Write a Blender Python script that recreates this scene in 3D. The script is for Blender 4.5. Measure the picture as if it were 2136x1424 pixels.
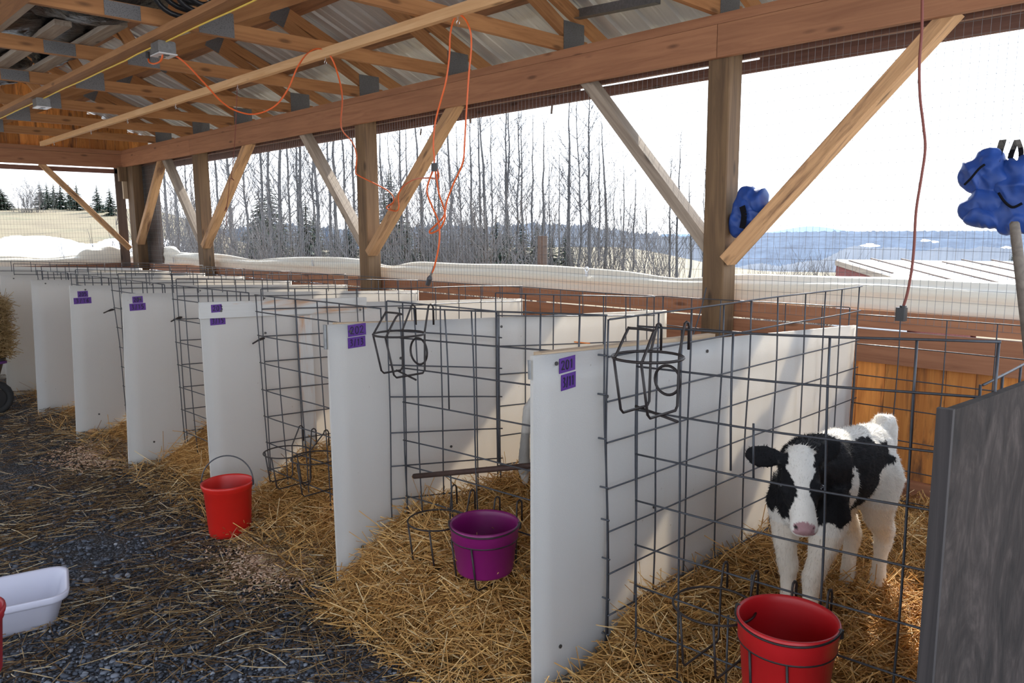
import bpy, math, random
import numpy as np
from mathutils import Vector, Matrix, noise

for _o in list(bpy.data.objects): bpy.data.objects.remove(_o, do_unlink=True)
scene = bpy.context.scene
COL = scene.collection
R0 = random.Random(7)

# ------------------------------------------------------------------ camera
W, H = 2136, 1424
FPX, EYE = 1583.6, 1.5
YAW, PITCH, ROLL = math.radians(44.905), math.radians(8.301), math.radians(-0.443)
_f = Vector((math.sin(YAW)*math.cos(PITCH), math.cos(YAW)*math.cos(PITCH), -math.sin(PITCH)))
_r0 = Vector((math.cos(YAW), -math.sin(YAW), 0)); _u0 = _r0.cross(_f)
_r = _r0*math.cos(ROLL) + _u0*math.sin(ROLL); _u = _u0*math.cos(ROLL) - _r0*math.sin(ROLL)
cam_data = bpy.data.cameras.new('camera'); cam = bpy.data.objects.new('camera', cam_data); COL.objects.link(cam)
cam_data.sensor_width = 36.0; cam_data.sensor_fit = 'HORIZONTAL'; cam_data.lens = 36.0*FPX/W
cam_data.clip_start = 0.05; cam_data.clip_end = 6000
m = Matrix((( _r.x, _u.x, -_f.x, 0), (_r.y, _u.y, -_f.y, 0), (_r.z, _u.z, -_f.z, EYE), (0, 0, 0, 1)))
cam.matrix_world = m
scene.camera = cam

# ------------------------------------------------------------------ sky, sun, exposure
world = bpy.data.worlds.new('sky'); scene.world = world; world.use_nodes = True
nt = world.node_tree; nt.nodes.clear()
out = nt.nodes.new('ShaderNodeOutputWorld'); bg = nt.nodes.new('ShaderNodeBackground')
tc = nt.nodes.new('ShaderNodeTexCoord'); sep = nt.nodes.new('ShaderNodeSeparateXYZ')
cr = nt.nodes.new('ShaderNodeValToRGB')
cr.color_ramp.elements[0].position = 0.0; cr.color_ramp.elements[0].color = (0.93, 0.96, 1.0, 1)
cr.color_ramp.elements[1].position = 0.6; cr.color_ramp.elements[1].color = (0.62, 0.78, 1.0, 1)
nt.links.new(tc.outputs['Generated'], sep.inputs[0]); nt.links.new(sep.outputs['Z'], cr.inputs[0])
nt.links.new(cr.outputs[0], bg.inputs['Color']); bg.inputs['Strength'].default_value = 0.78
nt.links.new(bg.outputs[0], out.inputs[0])
SUN_AZ, SUN_EL = math.radians(62), math.radians(37)      # azimuth from +Y towards +X
sun_data = bpy.data.lights.new('sun', 'SUN'); sun_data.energy = 3.0; sun_data.angle = math.radians(0.6)
sun_data.color = (1.0, 0.93, 0.82)
sun = bpy.data.objects.new('sun', sun_data); COL.objects.link(sun)
sd = Vector((math.sin(SUN_AZ)*math.cos(SUN_EL), math.cos(SUN_AZ)*math.cos(SUN_EL), math.sin(SUN_EL)))
sun.rotation_euler = sd.to_track_quat('Z', 'Y').to_euler(); sun.location = sd*60
vs = scene.view_settings
scene.display_settings.display_device = 'sRGB'
vs.view_transform = 'Standard'; vs.look = 'None'; vs.gamma = 1.0; vs.use_curve_mapping = False
vs.exposure = 1.95

# ------------------------------------------------------------------ pixel -> place helpers (give a plane, get the point on it)
def ray(x, y): return _f + _r*((x - W/2)/FPX) - _u*((y - H/2)/FPX)
def pX(x, y, X): d = ray(x, y); return Vector((0, 0, EYE)) + d*(X/d.x)
def pY(x, y, Y): d = ray(x, y); return Vector((0, 0, EYE)) + d*(Y/d.y)
def pZ(x, y, Z): d = ray(x, y); return Vector((0, 0, EYE)) + d*((Z - EYE)/d.z)
def pD(x, y, D): d = ray(x, y); return Vector((0, 0, EYE)) + d*(D/math.hypot(d.x, d.y))

# ------------------------------------------------------------------ mesh builder
class MB:
    def __init__(s): s.v = []; s.f = []; s.g = []; s.r = []
    def add(s, verts, faces, g=None, rnd=None):
        b = len(s.v); rnd = R0.random() if rnd is None else rnd
        s.v += [tuple(p) for p in verts]; s.f += [tuple(i + b for i in q) for q in faces]
        s.g += [tuple(p) for p in (g if g is not None else verts)]; s.r += [rnd]*len(verts)
    def beam(s, p0, p1, w, h, up=(0, 0, 1), rnd=None, bev=0.0):
        p0 = Vector(p0); p1 = Vector(p1); d = p1 - p0; L = d.length; d.normalize()
        side = d.cross(Vector(up)).normalized(); u = side.cross(d).normalized()
        rnd = R0.random() if rnd is None else rnd
        o = R0.uniform(0, 50); vs_ = []; gs = []
        if bev <= 0: prof = [(-w/2, -h/2), (w/2, -h/2), (w/2, h/2), (-w/2, h/2)]
        else:
            a, b = w/2, h/2
            prof = [(-a+bev, -b), (a-bev, -b), (a, -b+bev), (a, b-bev), (a-bev, b), (-a+bev, b), (-a, b-bev), (-a, -b+bev)]
        n = len(prof)
        for q, t in ((p0, 0), (p1, L)):
            for (a, b) in prof:
                vs_.append(q + side*a + u*b); gs.append((t + o, a + o*.37, b + o*.71))
        fs = [tuple(range(n))[::-1], tuple(range(n, 2*n))] + [(i, (i+1) % n, n + (i+1) % n, n + i) for i in range(n)]
        s.add(vs_, fs, gs, rnd)
    def box(s, lo, hi, rnd=None, bev=0.0):      # axis aligned, grain along the longest side
        lo = Vector(lo); hi = Vector(hi); d = hi - lo; c = (lo + hi)/2; k = max(range(3), key=lambda i: d[i])
        a = c.copy(); b = c.copy(); a[k] = lo[k]; b[k] = hi[k]
        if k == 2: s.beam(a, b, d.x, d.y, (0, 1, 0), rnd, bev)
        elif k == 0: s.beam(a, b, d.y, d.z, (0, 0, 1), rnd, bev)
        else: s.beam(a, b, d.x, d.z, (0, 0, 1), rnd, bev)
    def tube(s, pts, r, n=6, closed=False, rnd=None, caps=True):
        pts = [Vector(p) for p in pts]; N = len(pts)
        rs = [r]*N if not isinstance(r, (list, tuple)) else list(r)
        vs_ = []; fs = []; ref = None
        for i, p in enumerate(pts):
            if closed: t = pts[(i+1) % N] - pts[i-1]
            else: t = pts[min(i+1, N-1)] - pts[max(i-1, 0)]
            if t.length < 1e-9: t = Vector((0, 0, 1))
            t.normalize()
            if ref is None:
                ref = Vector((0, 0, 1)) if abs(t.z) < .9 else Vector((1, 0, 0))
            a = (ref - t*ref.dot(t))
            if a.length < 1e-6: a = t.orthogonal()
            a.normalize(); ref = a; b = t.cross(a)
            for k in range(n):
                th = 2*math.pi*k/n
                vs_.append(p + (a*math.cos(th) + b*math.sin(th))*rs[i])
        M = N if closed else N - 1
        for i in range(M):
            j = (i+1) % N
            for k in range(n):
                k2 = (k+1) % n
                fs.append((i*n + k, i*n + k2, j*n + k2, j*n + k))
        if caps and not closed:
            fs.append(tuple(range(n))[::-1]); fs.append(tuple((N-1)*n + k for k in range(n)))
        s.add(vs_, fs, None, rnd)
    def lathe(s, prof, n=40, c=(0, 0, 0), sx=1.0, sy=1.0, closed=False):
        c = Vector(c); vs_ = []; fs = []
        for (r, z) in prof:
            for k in range(n):
                th = 2*math.pi*k/n; vs_.append(c + Vector((r*sx*math.cos(th), r*sy*math.sin(th), z)))
        for i in range(len(prof) - 1):
            for k in range(n):
                k2 = (k+1) % n; fs.append((i*n + k, i*n + k2, (i+1)*n + k2, (i+1)*n + k))
        s.add(vs_, fs)
    def disc(s, c, r, n=40):
        c = Vector(c); s.add([c + Vector((r*math.cos(2*math.pi*k/n), r*math.sin(2*math.pi*k/n), 0)) for k in range(n)], [tuple(range(n))])
    def grid(s, fn, nu, nv):
        vs_ = [fn(i/nu, j/nv) for j in range(nv+1) for i in range(nu+1)]
        fs = [(j*(nu+1)+i, j*(nu+1)+i+1, (j+1)*(nu+1)+i+1, (j+1)*(nu+1)+i) for j in range(nv) for i in range(nu)]
        s.add(vs_, fs)
    def xf(s, M):
        s.v = [tuple(M @ Vector(p)) for p in s.v]; return s
    def build(s, name, mat, parent=None, smooth=False):
        me = bpy.data.meshes.new(name); me.from_pydata(s.v, [], s.f); me.update()
        a = me.attributes.new('g', 'FLOAT_VECTOR', 'POINT'); a.data.foreach_set('vector', np.array(s.g, dtype=np.float32).ravel())
        a = me.attributes.new('rnd', 'FLOAT', 'POINT'); a.data.foreach_set('value', np.array(s.r, dtype=np.float32))
        if mat: me.materials.append(mat)
        if smooth: me.polygons.foreach_set('use_smooth', [True]*len(me.polygons))
        o = bpy.data.objects.new(name, me); COL.objects.link(o)
        if parent: adopt(o, parent)
        return o

def adopt(o, p):
    """child keeps its world coordinates: the parent has only location / z-rotation set"""
    o.parent = p
    Mp = Matrix.LocRotScale(p.location, p.rotation_euler.to_quaternion(), p.scale)
    o.matrix_parent_inverse = Mp.inverted()
def tag(o, label=None, cat=None, group=None, kind=None):
    if label: o['label'] = label
    if cat: o['category'] = cat
    if group: o['group'] = group
    if kind: o['kind'] = kind
    return o
def thing(name, label, cat, loc=(0, 0, 0), rz=0.0, group=None):
    o = bpy.data.objects.new(name, None); COL.objects.link(o); o.empty_display_size = .1
    o.location = loc; o.rotation_euler = (0, 0, rz)
    return tag(o, label, cat, group)
def struct(o): o['kind'] = 'structure'; return o
def copy_tree(o, parent=None):
    c = o.copy(); COL.objects.link(c)
    if parent: c.parent = parent; c.matrix_parent_inverse = o.matrix_parent_inverse.copy()
    for ch in o.children: copy_tree(ch, c)
    return c
def mesh_np(name, V, Fq, mat, parent=None, col=None):
    """numpy verts and equal-length faces, with an optional per-vertex value in 'rnd'"""
    me = bpy.data.meshes.new(name); k = Fq.shape[1]
    me.vertices.add(len(V)); me.vertices.foreach_set('co', V.astype(np.float32).ravel())
    me.loops.add(Fq.size); me.loops.foreach_set('vertex_index', Fq.astype(np.int32).ravel())
    me.polygons.add(len(Fq)); me.polygons.foreach_set('loop_start', np.arange(0, Fq.size, k, dtype=np.int32))
    me.polygons.foreach_set('loop_total', np.full(len(Fq), k, dtype=np.int32))
    me.update(calc_edges=True); me.validate()
    if col is not None:
        a = me.attributes.new('rnd', 'FLOAT', 'POINT'); a.data.foreach_set('value', col.astype(np.float32))
    me.materials.append(mat)
    o = bpy.data.objects.new(name, me); COL.objects.link(o)
    if parent: adopt(o, parent)
    return o
def smooth_curve(pts, k=6):
    """Catmull-Rom through points"""
    P = [Vector(p) for p in pts]; Q = []
    for i in range(len(P)-1):
        a = P[max(i-1, 0)]; b = P[i]; c = P[i+1]; d = P[min(i+2, len(P)-1)]
        for j in range(k):
            t = j/k
            Q.append(.5*((2*b) + (c-a)*t + (2*a-5*b+4*c-d)*t*t + (-a+3*b-3*c+d)*t**3))
    Q.append(P[-1]); return Q
def sm(a, b, x):
    t = min(1, max(0, (x-a)/(b-a))); return t*t*(3-2*t)
# ------------------------------------------------------------------ materials
class NT:
    def __init__(s, name):
        s.m = bpy.data.materials.new(name); s.m.use_nodes = True; s.t = s.m.node_tree; s.t.nodes.clear()
        s.out = s.n('ShaderNodeOutputMaterial'); s.p = s.n('ShaderNodeBsdfPrincipled'); s.l(s.p.outputs[0], s.out.inputs[0])
    def n(s, k, **kw):
        o = s.t.nodes.new(k)
        for a, b in kw.items(): setattr(o, a, b)
        return o
    def l(s, a, b): s.t.links.new(a, b)
    def attr(s, name): return s.n('ShaderNodeAttribute', attribute_name=name)
    def obj(s): return s.n('ShaderNodeTexCoord').outputs['Object']
    def math(s, op, a, b=0.0, c=None):
        o = s.n('ShaderNodeMath', operation=op)
        for i, v in enumerate((a, b) if c is None else (a, b, c)):
            if isinstance(v, (int, float)): o.inputs[i].default_value = v
            else: s.l(v, o.inputs[i])
        return o.outputs[0]
    def vmul(s, v, k):
        o = s.n('ShaderNodeVectorMath', operation='MULTIPLY'); s.l(v, o.inputs[0]); o.inputs[1].default_value = k; return o.outputs[0]
    def noise(s, v, scale, detail=4, rough=.55, dist=0.0):
        o = s.n('ShaderNodeTexNoise'); s.l(v, o.inputs['Vector']); o.inputs['Scale'].default_value = scale
        o.inputs['Detail'].default_value = detail; o.inputs['Roughness'].default_value = rough; o.inputs['Distortion'].default_value = dist
        return o.outputs[0]
    def vor(s, v, scale, feature='F1'):
        o = s.n('ShaderNodeTexVoronoi', feature=feature); s.l(v, o.inputs['Vector']); o.inputs['Scale'].default_value = scale; return o
    def ramp(s, f, stops):
        o = s.n('ShaderNodeValToRGB'); e = o.color_ramp.elements
        while len(e) < len(stops): e.new(.5)
        for k, (p, c) in enumerate(stops): e[k].position = p; e[k].color = (*c, 1) if len(c) == 3 else c
        s.l(f, o.inputs[0]); return o.outputs[0]
    def mix(s, f, a, b, mode='MIX'):
        o = s.n('ShaderNodeMix', data_type='RGBA', blend_type=mode)
        for i, v in ((0, f), (6, a), (7, b)):
            if isinstance(v, (int, float)): o.inputs[i].default_value = v
            elif isinstance(v, tuple): o.inputs[i].default_value = (*v, 1) if len(v) == 3 else v
            else: s.l(v, o.inputs[i])
        return o.outputs[2]
    def bump(s, h, strength=.3, dist=.01):
        o = s.n('ShaderNodeBump'); o.inputs['Strength'].default_value = strength; o.inputs['Distance'].default_value = dist
        s.l(h, o.inputs['Height']); s.l(o.outputs[0], s.p.inputs['Normal'])
    def col(s, c):
        if isinstance(c, tuple): s.p.inputs['Base Color'].default_value = (*c, 1)
        else: s.l(c, s.p.inputs['Base Color'])
    def set(s, **kw):
        for k, v in kw.items():
            i = s.p.inputs[k.replace('_', ' ')]
            if isinstance(v, (int, float)): i.default_value = v
            else: s.l(v, i)
        return s

def wood(name, light, dark, rough=.75, vary=.35, knots=True, grain=1.0, bump=.25, streak=None):
    t = NT(name); g = t.attr('g').outputs['Vector']; r = t.attr('rnd').outputs['Fac']
    gv = t.vmul(g, (1.6*grain, 26*grain, 26*grain))
    n1 = t.noise(gv, 1.0, 6, .6, 1.2)
    n2 = t.noise(t.vmul(g, (1.2, 3.5, 3.5)), 1.3, 3)
    c = t.ramp(n1, [(.3, dark), (.62, light)])
    c = t.mix(t.math('MULTIPLY', n2, .55), c, tuple(x*.62 for x in dark))
    v = t.math('MULTIPLY_ADD', r, vary, 1.0 - vary*.5)
    vv = t.n('ShaderNodeVectorMath', operation='SCALE'); t.l(c, vv.inputs[0]); t.l(v, vv.inputs['Scale']); c = vv.outputs[0]
    if knots:
        vo = t.vor(t.vmul(g, (2.6, 9, 9)), 1.0)
        k = t.ramp(vo.outputs['Distance'], [(.07, (1, 1, 1)), (.16, (0, 0, 0))])
        c = t.mix(t.math('MULTIPLY', k, .75), c, tuple(x*.3 for x in dark))
    if streak:
        s_ = t.ramp(t.noise(t.vmul(g, (.8, 5, 5)), 2.2, 5, .65, .6), [(.52, (0, 0, 0)), (.68, (1, 1, 1))])
        c = t.mix(s_, c, streak)
    t.col(c); t.set(Roughness=rough); t.bump(n1, bump, .004)
    return t.m
M = {}
M['truss'] = wood('truss_pine', (.52, .25, .095), (.33, .14, .05), vary=.4)
M['strip'] = wood('pale_pine', (.80, .50, .26), (.66, .36, .16), vary=.15)
M['beam'] = wood('header_fir', (.43, .195, .095), (.30, .125, .06), vary=.22)
M['header'] = wood('dark_header', (.23, .115, .08), (.15, .07, .05), vary=.2)
M['post'] = wood('treated_post', (.22, .132, .064), (.10, .056, .028), vary=.2, grain=.7)
M['brace'] = wood('rough_brace', (.62, .36, .18), (.40, .22, .10), vary=.35, bump=.5, streak=(.16, .08, .045))
M['brace_grey'] = wood('weathered_brace', (.46, .38, .30), (.26, .20, .155), vary=.2, bump=.5)
M['siding'] = wood('plank_siding', (.86, .36, .085), (.56, .19, .04), vary=.75, streak=(.13, .06, .03))
M['girt'] = wood('girt_board', (.44, .20, .105), (.30, .125, .065), vary=.25, bump=.35)
M['dark_board'] = wood('dark_board', (.13, .085, .06), (.07, .045, .035), vary=.2)
M['ply_grey'] = wood('weathered_plywood', (.125, .108, .10), (.045, .036, .034), vary=.1, grain=.28, knots=False, bump=.6, streak=(.017, .013, .012))
M['ply_edge'] = wood('plywood_edge', (.055, .045, .045), (.02, .017, .018), knots=False)
M['bark'] = wood('purlin_bark', (.42, .20, .095), (.13, .06, .03), vary=.3, grain=.45, bump=.7)
M['batten'] = wood('panel_batten', (.62, .47, .32), (.42, .30, .19), vary=.2)
M['grey_pole'] = wood('grey_handle', (.20, .165, .135), (.10, .08, .066), vary=.1, bump=.4)
M['white_rail'] = wood('painted_rail', (.60, .60, .59), (.52, .515, .50), vary=.05, streak=(.45, .25, .13))
M['old_red'] = wood('old_red_boards', (.34, .10, .09), (.20, .06, .055), vary=.3)

def old_plywood():
    t = NT('weathered_plywood'); g = t.attr('g').outputs['Vector']
    a = t.noise(t.vmul(g, (1.0, 1.6, 1.0)), 3.2, 7, .68, 1.8); w = t.n('ShaderNodeTexWave', wave_type='BANDS', bands_direction='DIAGONAL')
    t.l(t.vmul(g, (1, 1.5, 1)), w.inputs['Vector']); w.inputs['Scale'].default_value = 9; w.inputs['Distortion'].default_value = 9; w.inputs['Detail'].default_value = 4; w.inputs['Detail Scale'].default_value = 1.2
    f = t.noise(t.vmul(g, (9, 40, 9)), 2.0, 4)
    c = t.ramp(a, [(.36, (.006, .0045, .004)), (.5, (.026, .019, .0165)), (.64, (.066, .050, .044))])
    c = t.mix(t.math('MULTIPLY', w.outputs['Fac'], .45), c, (.020, .014, .012)); c = t.mix(t.math('MULTIPLY', f, .35), c, (.10, .088, .085))
    t.col(c); t.set(Roughness=.85, Specular_IOR_Level=.15); t.bump(a, .5, .006); return t.m
M['ply_grey'] = old_plywood()
def plain(name, c, rough=.5, metal=0.0, var=.15, scale=40, bump=0.0, bscale=200, **kw):
    t = NT(name); o = t.obj(); n = t.noise(o, scale, 4)
    t.col(t.mix(t.math('MULTIPLY', n, var*2), c, tuple(x*.45 for x in c))); t.set(Roughness=rough, Metallic=metal, **kw)
    if bump: t.bump(t.noise(o, bscale, 2), bump, .002)
    return t.m
M['wire'] = plain('dark_wire', (.085, .09, .105), .45, .5, .4, 60)
M['black_wire'] = plain('black_wire', (.03, .022, .022), .5, .2, .6, 90)
M['netting'] = plain('galvanised_netting', (.30, .30, .31), .45, .6, .3, 30)
M['rust'] = plain('rusted_steel', (.085, .045, .035), .7, .3, .5, 60)
M['galv'] = plain('galvanised_plate', (.30, .31, .32), .42, .75, .5, 60)
M['steel'] = plain('steel_hook', (.62, .63, .66), .3, .9, .1)
M['red'] = plain('red_plastic', (.48, .010, .014), .42, 0, .12, 25, .05)
M['orange_red'] = plain('bright_red_plastic', (.58, .016, .010), .4, 0, .12, 25, .05)
M['dull_red'] = plain('dull_red_plastic', (.38, .015, .025), .5, 0, .2, 25)
M['purple'] = plain('purple_plastic', (.20, .006, .12), .42, 0, .2, 25, .05)
M['purple_trim'] = plain('purple_trim', (.07, .012, .12), .45)
M['tub'] = plain('white_tub_plastic', (.60, .60, .72), .35, 0, .05, 12)
M['black_plastic'] = plain('black_plastic', (.018, .018, .02), .35, 0, .3, 20)
M['tyre'] = plain('tyre_rubber', (.02, .02, .021), .8, 0, .3, 50, .5, 120)
M['orange_cord'] = plain('orange_cord', (.78, .13, .02), .42, 0, .2, 30)
M['brown_cord'] = plain('brown_cord', (.20, .05, .035), .6)
M['yellow_cable'] = plain('yellow_cable', (.80, .55, .09), .5)
M['blue_cloth'] = plain('blue_nylon', (.016, .075, .36), .5, 0, .5, 14, .25, 60)
M['black_trim'] = plain('black_binding', (.008, .008, .011), .9, 0, .15, 40, 0, 200, Specular_IOR_Level=.1)
M['tape'] = plain('purple_tape', (.095, .022, .25), .55, 0, .35, 90, .3, 150)
M['ink'] = plain('marker_ink', (.008, .008, .014), .6)
M['screw'] = plain('dull_screw', (.10, .10, .10), .4, .7)
M['white_plate'] = plain('outlet_plate', (.72, .72, .74), .4, .3)
M['eye'] = plain('calf_eye', (.012, .010, .014), .06, 0, .1)
M['orange_tag'] = plain('orange_twine', (.80, .22, .03), .6)
M['snow_roof'] = plain('pale_roof_sheet', (.86, .87, .90), .35, .1, .05, 3)
M['white_cloth'] = plain('torn_white_sheet', (.78, .80, .84), .6, 0, .1, 5)
M['conifer'] = plain('conifer_needles', (.030, .062, .036), .7, 0, .5, 3)
M['pine'] = plain('pine_needles', (.060, .085, .045), .7, 0, .5, 3)
M['trunk'] = plain('birch_bark', (.105, .10, .10), .8, 0, .5, 6)
M['twig'] = plain('bare_twigs', (.072, .068, .072), .8, 0, .4, 4)
M['brush'] = plain('pale_brush', (.15, .135, .13), .8, 0, .4, 4)
M['dark_trunk'] = plain('conifer_bark', (.09, .07, .06), .9)

def curtain():
    t = NT('curtain_fabric'); o = t.obj(); n = t.noise(t.vmul(o, (3, .35, 9)), 3.0, 4)
    t.col(t.mix(t.math('MULTIPLY', n, .5), (.86, .82, .72), (.72, .66, .54))); t.set(Roughness=.55); t.bump(n, .35, .02); return t.m
M['curtain'] = curtain()

def white_panel():
    t = NT('white_panel'); o = t.obj()
    n = t.noise(o, 260, 2); big = t.noise(o, 2.2, 3); drip = t.noise(t.vmul(o, (16, 16, .8)), 1.4, 3)
    c = t.mix(t.math('MULTIPLY', big, .28), (.60, .61, .625), (.50, .505, .51))
    c = t.mix(t.math('MULTIPLY', t.ramp(drip, [(.55, (0, 0, 0)), (.8, (1, 1, 1))]), .22), c, (.52, .50, .46))
    fl = t.ramp(t.vor(o, 9).outputs['Distance'], [(.025, (1, 1, 1)), (.04, (0, 0, 0))])
    c = t.mix(t.math('MULTIPLY', fl, .6), c, (.2, .15, .11))
    t.col(c); t.set(Roughness=.5); t.bump(n, .5, .004)
    tr = t.n('ShaderNodeBsdfTranslucent'); tr.inputs['Color'].default_value = (.92, .86, .76, 1)
    mx = t.n('ShaderNodeMixShader'); mx.inputs[0].default_value = .43
    t.l(t.p.outputs[0], mx.inputs[1]); t.l(tr.outputs[0], mx.inputs[2]); t.l(mx.outputs[0], t.out.inputs[0]); return t.m
M['panel'] = white_panel()

def roof_metal():
    t = NT('roof_sheet'); o = t.obj(); n = t.noise(t.vmul(o, (.8, 14, .8)), 2.0, 3)
    t.col(t.mix(n, (.62, .63, .64), (.42, .43, .44))); t.set(Roughness=t.math('MULTIPLY_ADD', n, .25, .26), Metallic=.42)
    return t.m
M['roof'] = roof_metal()

def nail_plate():
    t = NT('nail_plate'); o = t.attr('g').outputs['Vector']
    v = t.vor(t.vmul(o, (1, .55, .55)), 210)
    k = t.ramp(v.outputs['Distance'], [(.18, (1, 1, 1)), (.32, (0, 0, 0))])
    t.col(t.mix(k, (.20, .20, .205), (.05, .045, .04))); t.set(Roughness=.4, Metallic=.7); t.bump(k, .4, .003); return t.m
M['nail'] = nail_plate()

def black_film():
    t = NT('black_film'); o = t.obj(); n = t.noise(o, 14, 5, .6, 1.5)
    t.col((.008, .008, .010)); t.set(Roughness=.34); t.bump(n, .9, .03); return t.m
M['film'] = black_film()

def gravel():
    t = NT('gravel'); o = t.obj()
    v = t.vor(o, 95); v2 = t.vor(o, 130); n = t.noise(o, 1.1, 4); n2 = t.noise(o, 9, 4)
    c = t.ramp(v.outputs['Color'], [(.15, (.045, .052, .068)), (.55, (.125, .142, .18)), (.9, (.33, .35, .40))])
    ed = t.ramp(v.outputs['Distance'], [(.25, (1, 1, 1)), (.62, (.12, .12, .13))])
    c = t.mix(1.0, c, ed, 'MULTIPLY')
    c = t.mix(t.ramp(n2, [(.45, (0, 0, 0)), (.75, (.55, .55, .55))]), c, (.115, .075, .042))
    t.col(c); t.set(Roughness=.75); t.bump(t.math('MULTIPLY', v.outputs['Distance'], -1.0), .9, .02); return t.m
M['gravel'] = gravel()
def stone():
    t = NT('gravel_stone'); r = t.attr('rnd').outputs['Fac']
    t.col(t.ramp(r, [(0, (.026, .032, .045)), (.5, (.10, .115, .15)), (.85, (.25, .27, .315)), (1, (.46, .47, .50))])); t.set(Roughness=.7); return t.m
M['stone'] = stone()
def straw(name, stops):
    t = NT(name); r = t.attr('rnd').outputs['Fac']; t.col(t.ramp(r, stops)); t.set(Roughness=.5)
    tr = t.n('ShaderNodeBsdfTranslucent'); t.l(t.p.inputs['Base Color'].links[0].from_socket, tr.inputs['Color'])
    mx = t.n('ShaderNodeMixShader'); mx.inputs[0].default_value = .2
    t.l(t.p.outputs[0], mx.inputs[1]); t.l(tr.outputs[0], mx.inputs[2]); t.l(mx.outputs[0], t.out.inputs[0]); return t.m
M['straw'] = straw('straw', [(0, (.22, .10, .03)), (.35, (.58, .30, .085)), (.7, (.86, .53, .19)), (1, (.95, .80, .50))])
M['old_straw'] = straw('trodden_straw', [(0, (.06, .03, .014)), (.45, (.24, .135, .055)), (.72, (.50, .34, .16)), (1, (.92, .82, .60))])
M['shaving'] = straw('wood_shavings', [(0, (.42, .24, .15)), (.5, (.74, .49, .34)), (1, (.92, .76, .60))])
M['hay'] = straw('hay', [(0, (.20, .12, .05)), (.5, (.42, .28, .12)), (1, (.70, .52, .28))])
def fieldm():
    t = NT('dry_field'); o = t.obj(); n = t.noise(o, .5, 6, .65); n2 = t.noise(o, 6, 4)
    c = t.ramp(n, [(.3, (.115, .085, .045)), (.55, (.17, .135, .075)), (.7, (.10, .098, .048))])
    c = t.mix(t.math('MULTIPLY', n2, .4), c, (.11, .085, .045)); t.col(c); t.set(Roughness=.9); return t.m
M['field'] = fieldm()
M['snow'] = plain('old_snow', (.86, .88, .92), .6, 0, .06, 3)
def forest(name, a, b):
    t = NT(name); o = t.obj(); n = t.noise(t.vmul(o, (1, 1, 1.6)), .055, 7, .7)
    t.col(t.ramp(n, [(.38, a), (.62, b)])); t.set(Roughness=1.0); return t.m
M['forest'] = forest('hazy_forest', (.020, .045, .09), (.050, .088, .15))  # haze of the distance put into the colour as blue
M['far_hill'] = forest('far_hill', (.20, .31, .46), (.23, .34, .49))  # paler blue base colour carries the haze, no volume
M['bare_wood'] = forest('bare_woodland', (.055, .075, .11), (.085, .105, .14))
def furm():
    t = NT('calf_coat'); a = t.attr('fur').outputs['Color']; n = t.noise(t.vmul(t.obj(), (30, 30, 9)), 6, 3)
    t.col(a); t.set(Roughness=.8); t.p.inputs['Specular IOR Level'].default_value = .2; t.bump(n, .35, .004)
    return t.m
M['fur'] = furm()
# ------------------------------------------------------------------ the setting
XB, ZB = 4.158, 2.49           # inner face and underside of the long header
YF = 12.45                     # inner face of the far header
def roof_z(x): return 3.153 + .42*(4.04 - (x if x > .3 else .6 - x))     # top of the top chords
POSTY = [(2.36, 2.505), (6.11, 6.26), (9.835, 9.99), (12.174, 12.42)]
# floor
b = MB()
def fl(u, v):
    x = -5 + u*9.36; y = -2.5 + v*15.2
    return (x, y, -.004 + .016*noise.noise(Vector((x*1.1, y*1.1, 0))))
b.grid(fl, 60, 90); struct(b.build('floor', M['gravel'], None, True))
# long side wall below the opening
b = MB(); y = -.6; k = 0
while y < 12.6:
    w = R0.uniform(.10, .19); b.box((4.362, y, -.06), (4.384 + .004*(k % 2), y + w - .003, .80)); y += w; k += 1
struct(b.build('wall_right', M['siding']))
b = MB(); b.box((4.322, -.6, .957), (4.36, 12.62, 1.048)); struct(b.build('trim_1', M['girt']))
b = MB(); b.box((4.322, -.6, .765), (4.36, 12.62, .945)); struct(b.build('trim_2', M['girt']))
b = MB(); b.box((4.322, -.6, -.05), (4.36, 12.62, .135)); struct(b.build('baseboard_right', M['girt']))
# far wall below the opening, gable above the far header
b = MB(); x = -3.2
while x < 4.36:
    w = R0.uniform(.10, .19); b.box((x, 12.66, -.05), (min(x + w - .003, 4.38), 12.684, .84)); x += w
struct(b.build('wall_far', M['siding']))
b = MB(); b.box((-3.2, 12.62, .90), (4.32, 12.655, 1.05)); struct(b.build('trim_3', M['girt']))
b = MB(); x = -3.6
while x < 4.5:
    w = R0.uniform(.13, .2); top = roof_z(x + w/2) + .03; b.box((x, 12.66, 2.62), (x + w - .004, 12.685, top)); x += w
struct(b.build('wall_gable', M['siding']))
# roof sheets: ribs run down the slope
b = MB()
def ribs(y0, y1):
    out_ = []; y = y0
    while y < y1:
        out_ += [(y, 0), (y + .085, 0), (y + .095, .006), (y + .11, .006), (y + .12, 0), (y + .185, 0), (y + .2, .022), (y + .235, .022), (y + .25, 0)]; y += .25
    return out_
prof = ribs(-2.2, 13.0)
for (xa, xb) in ((.3, 4.82), (.3, -4.2)):
    vs_ = []
    for x in (xa, xb):
        for (y, h) in prof: vs_.append((x, y, roof_z(x) + .042 + h))
    n = len(prof)
    b.add(vs_, [(i, i+1, n+i+1, n+i) for i in range(n-1)])
struct(b.build('ceiling', M['roof']))

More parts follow.
